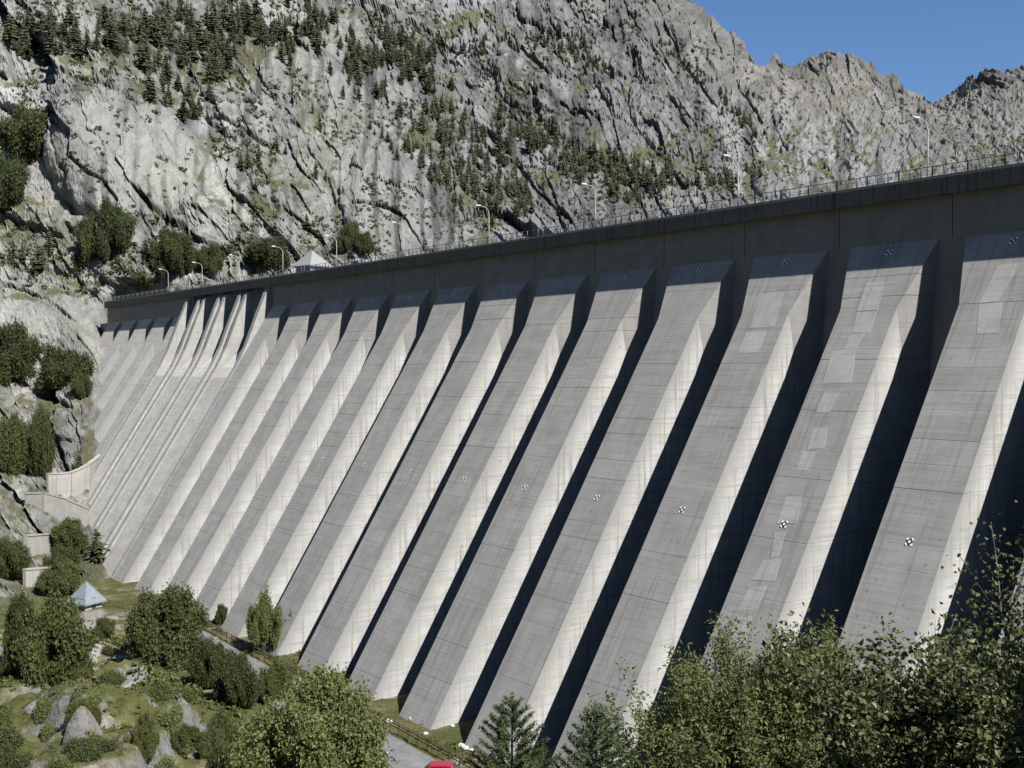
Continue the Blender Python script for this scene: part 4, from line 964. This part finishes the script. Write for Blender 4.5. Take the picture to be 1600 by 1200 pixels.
def car_paint(name, c): return flat(name, c, .25, .1, .6, .03)
def make_car(paint, tall=1.0):
    """hatchback 4.2 m long on the x axis"""
    e = empty('parked_car', (0, 0, 0))
    side = [(-2.1, .35), (-2.12, .75), (-1.95, .95), (-.95, 1.0), (.0, .0), (1.75, .95), (2.08, .85), (2.1, .35)]
    b = MB(); lo = [(-2.08, .28), (-2.12, .7), (-1.98, .93), (1.15, .97), (1.95, .80), (2.1, .62), (2.1, .28)]
    n = len(lo)
    def ring(y, k): return [(x*k, y, z if z > .4 else z) for x, z in lo]
    V = ring(-.84, 1)+ring(.84, 1)+[(x*.985, -.62, z+.02 if z > .6 else z) for x, z in lo][:0]
    b.add(V, [tuple(range(n))[::-1], tuple(range(n, 2*n))]+[(i, (i+1) % n, n+(i+1) % n, n+i) for i in range(n)]); me = b.mesh('body', paint)
    body = link('body', me, e); bv = body.modifiers.new('bevel', 'BEVEL'); bv.width = .09; bv.segments = 3; bv.limit_method = 'ANGLE'
    t = 1.42*tall
    cab = [(-1.95, .94, .78), (1.1, .96, .78), (.35, t, .60), (-.2, t+.03, .6), (-1.35, t, .58), (-1.9, 1.12, .72)]
    b = MB(); m = len(cab); b.add([(x, -w_, z) for x, z, w_ in cab]+[(x, w_, z) for x, z, w_ in cab], [tuple(range(m))[::-1], tuple(range(m, 2*m))]+[(i, (i+1) % m, m+(i+1) % m, m+i) for i in range(m)])
    cb = b.obj('cabin', paint, e); bv = cb.modifiers.new('bevel', 'BEVEL'); bv.width = .06; bv.segments = 2; bv.limit_method = 'ANGLE'
    def pane(name, q): 
        b = MB(); b.add(q, [(0, 1, 2, 3)]); b.obj(name, M['glass'], e)
    pane('windscreen', [(1.06, -.68, 1.0), (1.06, .68, 1.0), (.42, .54, t-.06), (.42, -.54, t-.06)])
    pane('rear_window', [(-1.93, -.62, 1.13), (-1.93, .62, 1.13), (-1.42, .5, t-.05), (-1.42, -.5, t-.05)])
    for sg in (-1, 1):
        def off(x, z): 
            w_ = .78+(z-.95)/(t-.95)*(.60-.78); return (x, sg*(w_+.012), z)
        pane('side_window', [off(-.25, 1.02), off(.88, 1.02), off(.36, t-.08), off(-.25, t-.06)])
        pane('side_window', [off(-1.55, 1.04), off(-.35, 1.02), off(-.35, t-.06), off(-1.3, t-.1)])
        for x in (-1.3, 1.3):
            w_ = empty('wheel', (x, sg*.78, .31)); w_.parent = e
            b = MB(); b.tube([(0, -.1, 0), (0, .1, 0)], .31, n=16); b.obj('tyre', M['tyre'], w_)
            b = MB(); b.tube([(0, -.11, 0), (0, .11, 0)], .19, n=12); b.obj('rim', M['rim'], w_)
        b = MB(); b.box((2.0, sg*.6-.18, .62), (2.115, sg*.6+.18, .76)); b.obj('headlight', M['headlamp'], e)
        b = MB(); b.box((-2.13, sg*.66-.12, .68), (-2.03, sg*.66+.12, .9)); b.obj('tail_light', M['taillamp'], e)
        b = MB(); b.box((.78, sg*.86-.09, .98), (.93, sg*.86+.09, 1.12)); b.obj('mirror', paint, e)
    return e
PAINT = dict(white=car_paint('white_car_paint', (.62, .63, .64)), red=car_paint('dark_red_car_paint', (.26, .012, .03)), navy=car_paint('dark_navy_car_paint', (.01, .018, .022)), brick=car_paint('brick_red_car_paint', (.24, .04, .025)), silver=car_paint('silver_car_paint', (.34, .36, .38)))
road_a = math.atan(-.035)
for (x, y), c, lab, off in (((300, 1016), 'white', 'white car parked farthest up the road behind the dark tree', 0), ((326, 1027), 'white', 'white car parked in the gap between the trees', 0), ((352, 1044), 'silver', 'silver car parked under the small trees', 0),
                            ((378, 1062), 'brick', 'brick red car parked under the dark tree', 0)):
    P = ground_point(x, y); o = make_car(PAINT[c]); o.location = (P[0], road_y(P[0])-4.6, ZG+.42); o.rotation_euler = (0, 0, math.radians(78)+random.uniform(-.06, .06)); props(o, lab, 'car', 'cars parked along the access road')
for (x, y, Z), c, lab, rz, tl in (((700, 1193, 112.), 'red', 'dark red car with only its roof showing at the bottom edge', 48, 1.2), ((575, 1168, 122.), 'navy', 'dark navy car beside the olive tree at the bottom', 95, 1.1)):
    P = at_depth(x, y, Z); o = make_car(PAINT[c], tl); o.location = (P[0], P[1], P[2]-1.42*tl*(1.2 if c == 'red' else 1)); o.rotation_euler = (0, 0, math.radians(rz)); o.scale = (1.3, 1.25, 1.2) if c == 'red' else (1, 1, 1); props(o, lab, 'car')
# white marker stones along the grass, and loose boulders
ST = []
for k in range(3):
    bm = bmesh.new(); bmesh.ops.create_icosphere(bm, subdivisions=2, radius=1)
    rr = random.Random(k)
    for v in bm.verts: v.co *= 1+rr.uniform(-.22, .22); v.co.z *= .7
    me = bpy.data.meshes.new('boulder'); bm.to_mesh(me); bm.free(); me.materials.append(flat('boulder_granite_%s' % 'abc'[k], (.17, .167, .16), .9, 0, .2, .3, 2)); ST.append(me)
SW = ST[0].copy(); SW.materials.clear(); SW.materials.append(flat('whitewashed_stone', (.42, .42, .40), .8))
for (x, y), s_, wh, lab in (((608, 1128), .45, 1, 'white stone at the upper end of the fence'), ((646, 1124), .55, 1, 'pinkish white boulder at the buttress foot'), ((721, 1166), .4, 1, 'left one of two white stones at the dark recess'), ((727, 1170), .45, 1, 'right one of two white stones at the dark recess'), ((737, 1173), .3, 1, 'small pale stone below the two white stones'), ((665, 1147), .3, 1, 'tiny white stone in the middle of the grass strip'), ((707, 1135), .3, 1, 'small white stone near the bright concrete corner'), ((748, 1178), .4, 1, 'pale stone beside the young pine'),
                             ((60, 1110), 1.3, 0, 'grey boulder on the left lower slope'), ((130, 1040), 1.0, 0, 'grey boulder beside the path'), ((205, 1075), 1.2, 0, 'grey boulder on the knoll top'), ((300, 1150), 1.1, 0, 'grey boulder at the right end of the knoll')):
    P = ground_point(x, y); P[2] = gh(P[0], P[1]); o = link('boulder', SW if wh else ST[random.randrange(3)]); o.location = tuple(P+np.array([0, 0, s_*.3])); o.scale = (s_*1.3, s_, s_*.8); o.rotation_euler = (0, 0, random.uniform(0, 6)); props(o, lab, 'boulder')

# grass tufts, weeds and low brush over the valley floor, one mass
C, N, T = [], [], []
r_ = np.random.default_rng(99)
for k in range(5200):
    if k % 3: x = r_.uniform(-215, -95); y = r_.uniform(28, 60)
    else: x = r_.uniform(-200, -95); y = fence_y(x)+r_.uniform(.6, 9)
    if vnoise(np.array([x/6.]), np.array([y/6.]), 14)[0] < .42: continue
    s_ = r_.uniform(.12, .5)*(2.2 if k % 3 and vnoise(np.array([x/11.]), np.array([y/11.]), 24)[0] > .62 else 1); q = 12
    d = r_.normal(size=(q, 3)); C.append(np.array([x, y, gh(x, y)])+d*s_*.5*np.array([1, 1, .5])+np.array([0, 0, s_*.3])); N.append(d); T.append(np.stack([np.full(q, s_*.55), r_.uniform(.2, 1, q)], 1))
T = np.concatenate(T)
props(link('valley_brush', leaf_cloud('valley_brush', np.concatenate(C), np.concatenate(N), T[:, 0], M['leaf'], T[:, 1], 1.5)), 'weeds and low brush on the valley floor', kind='stuff')
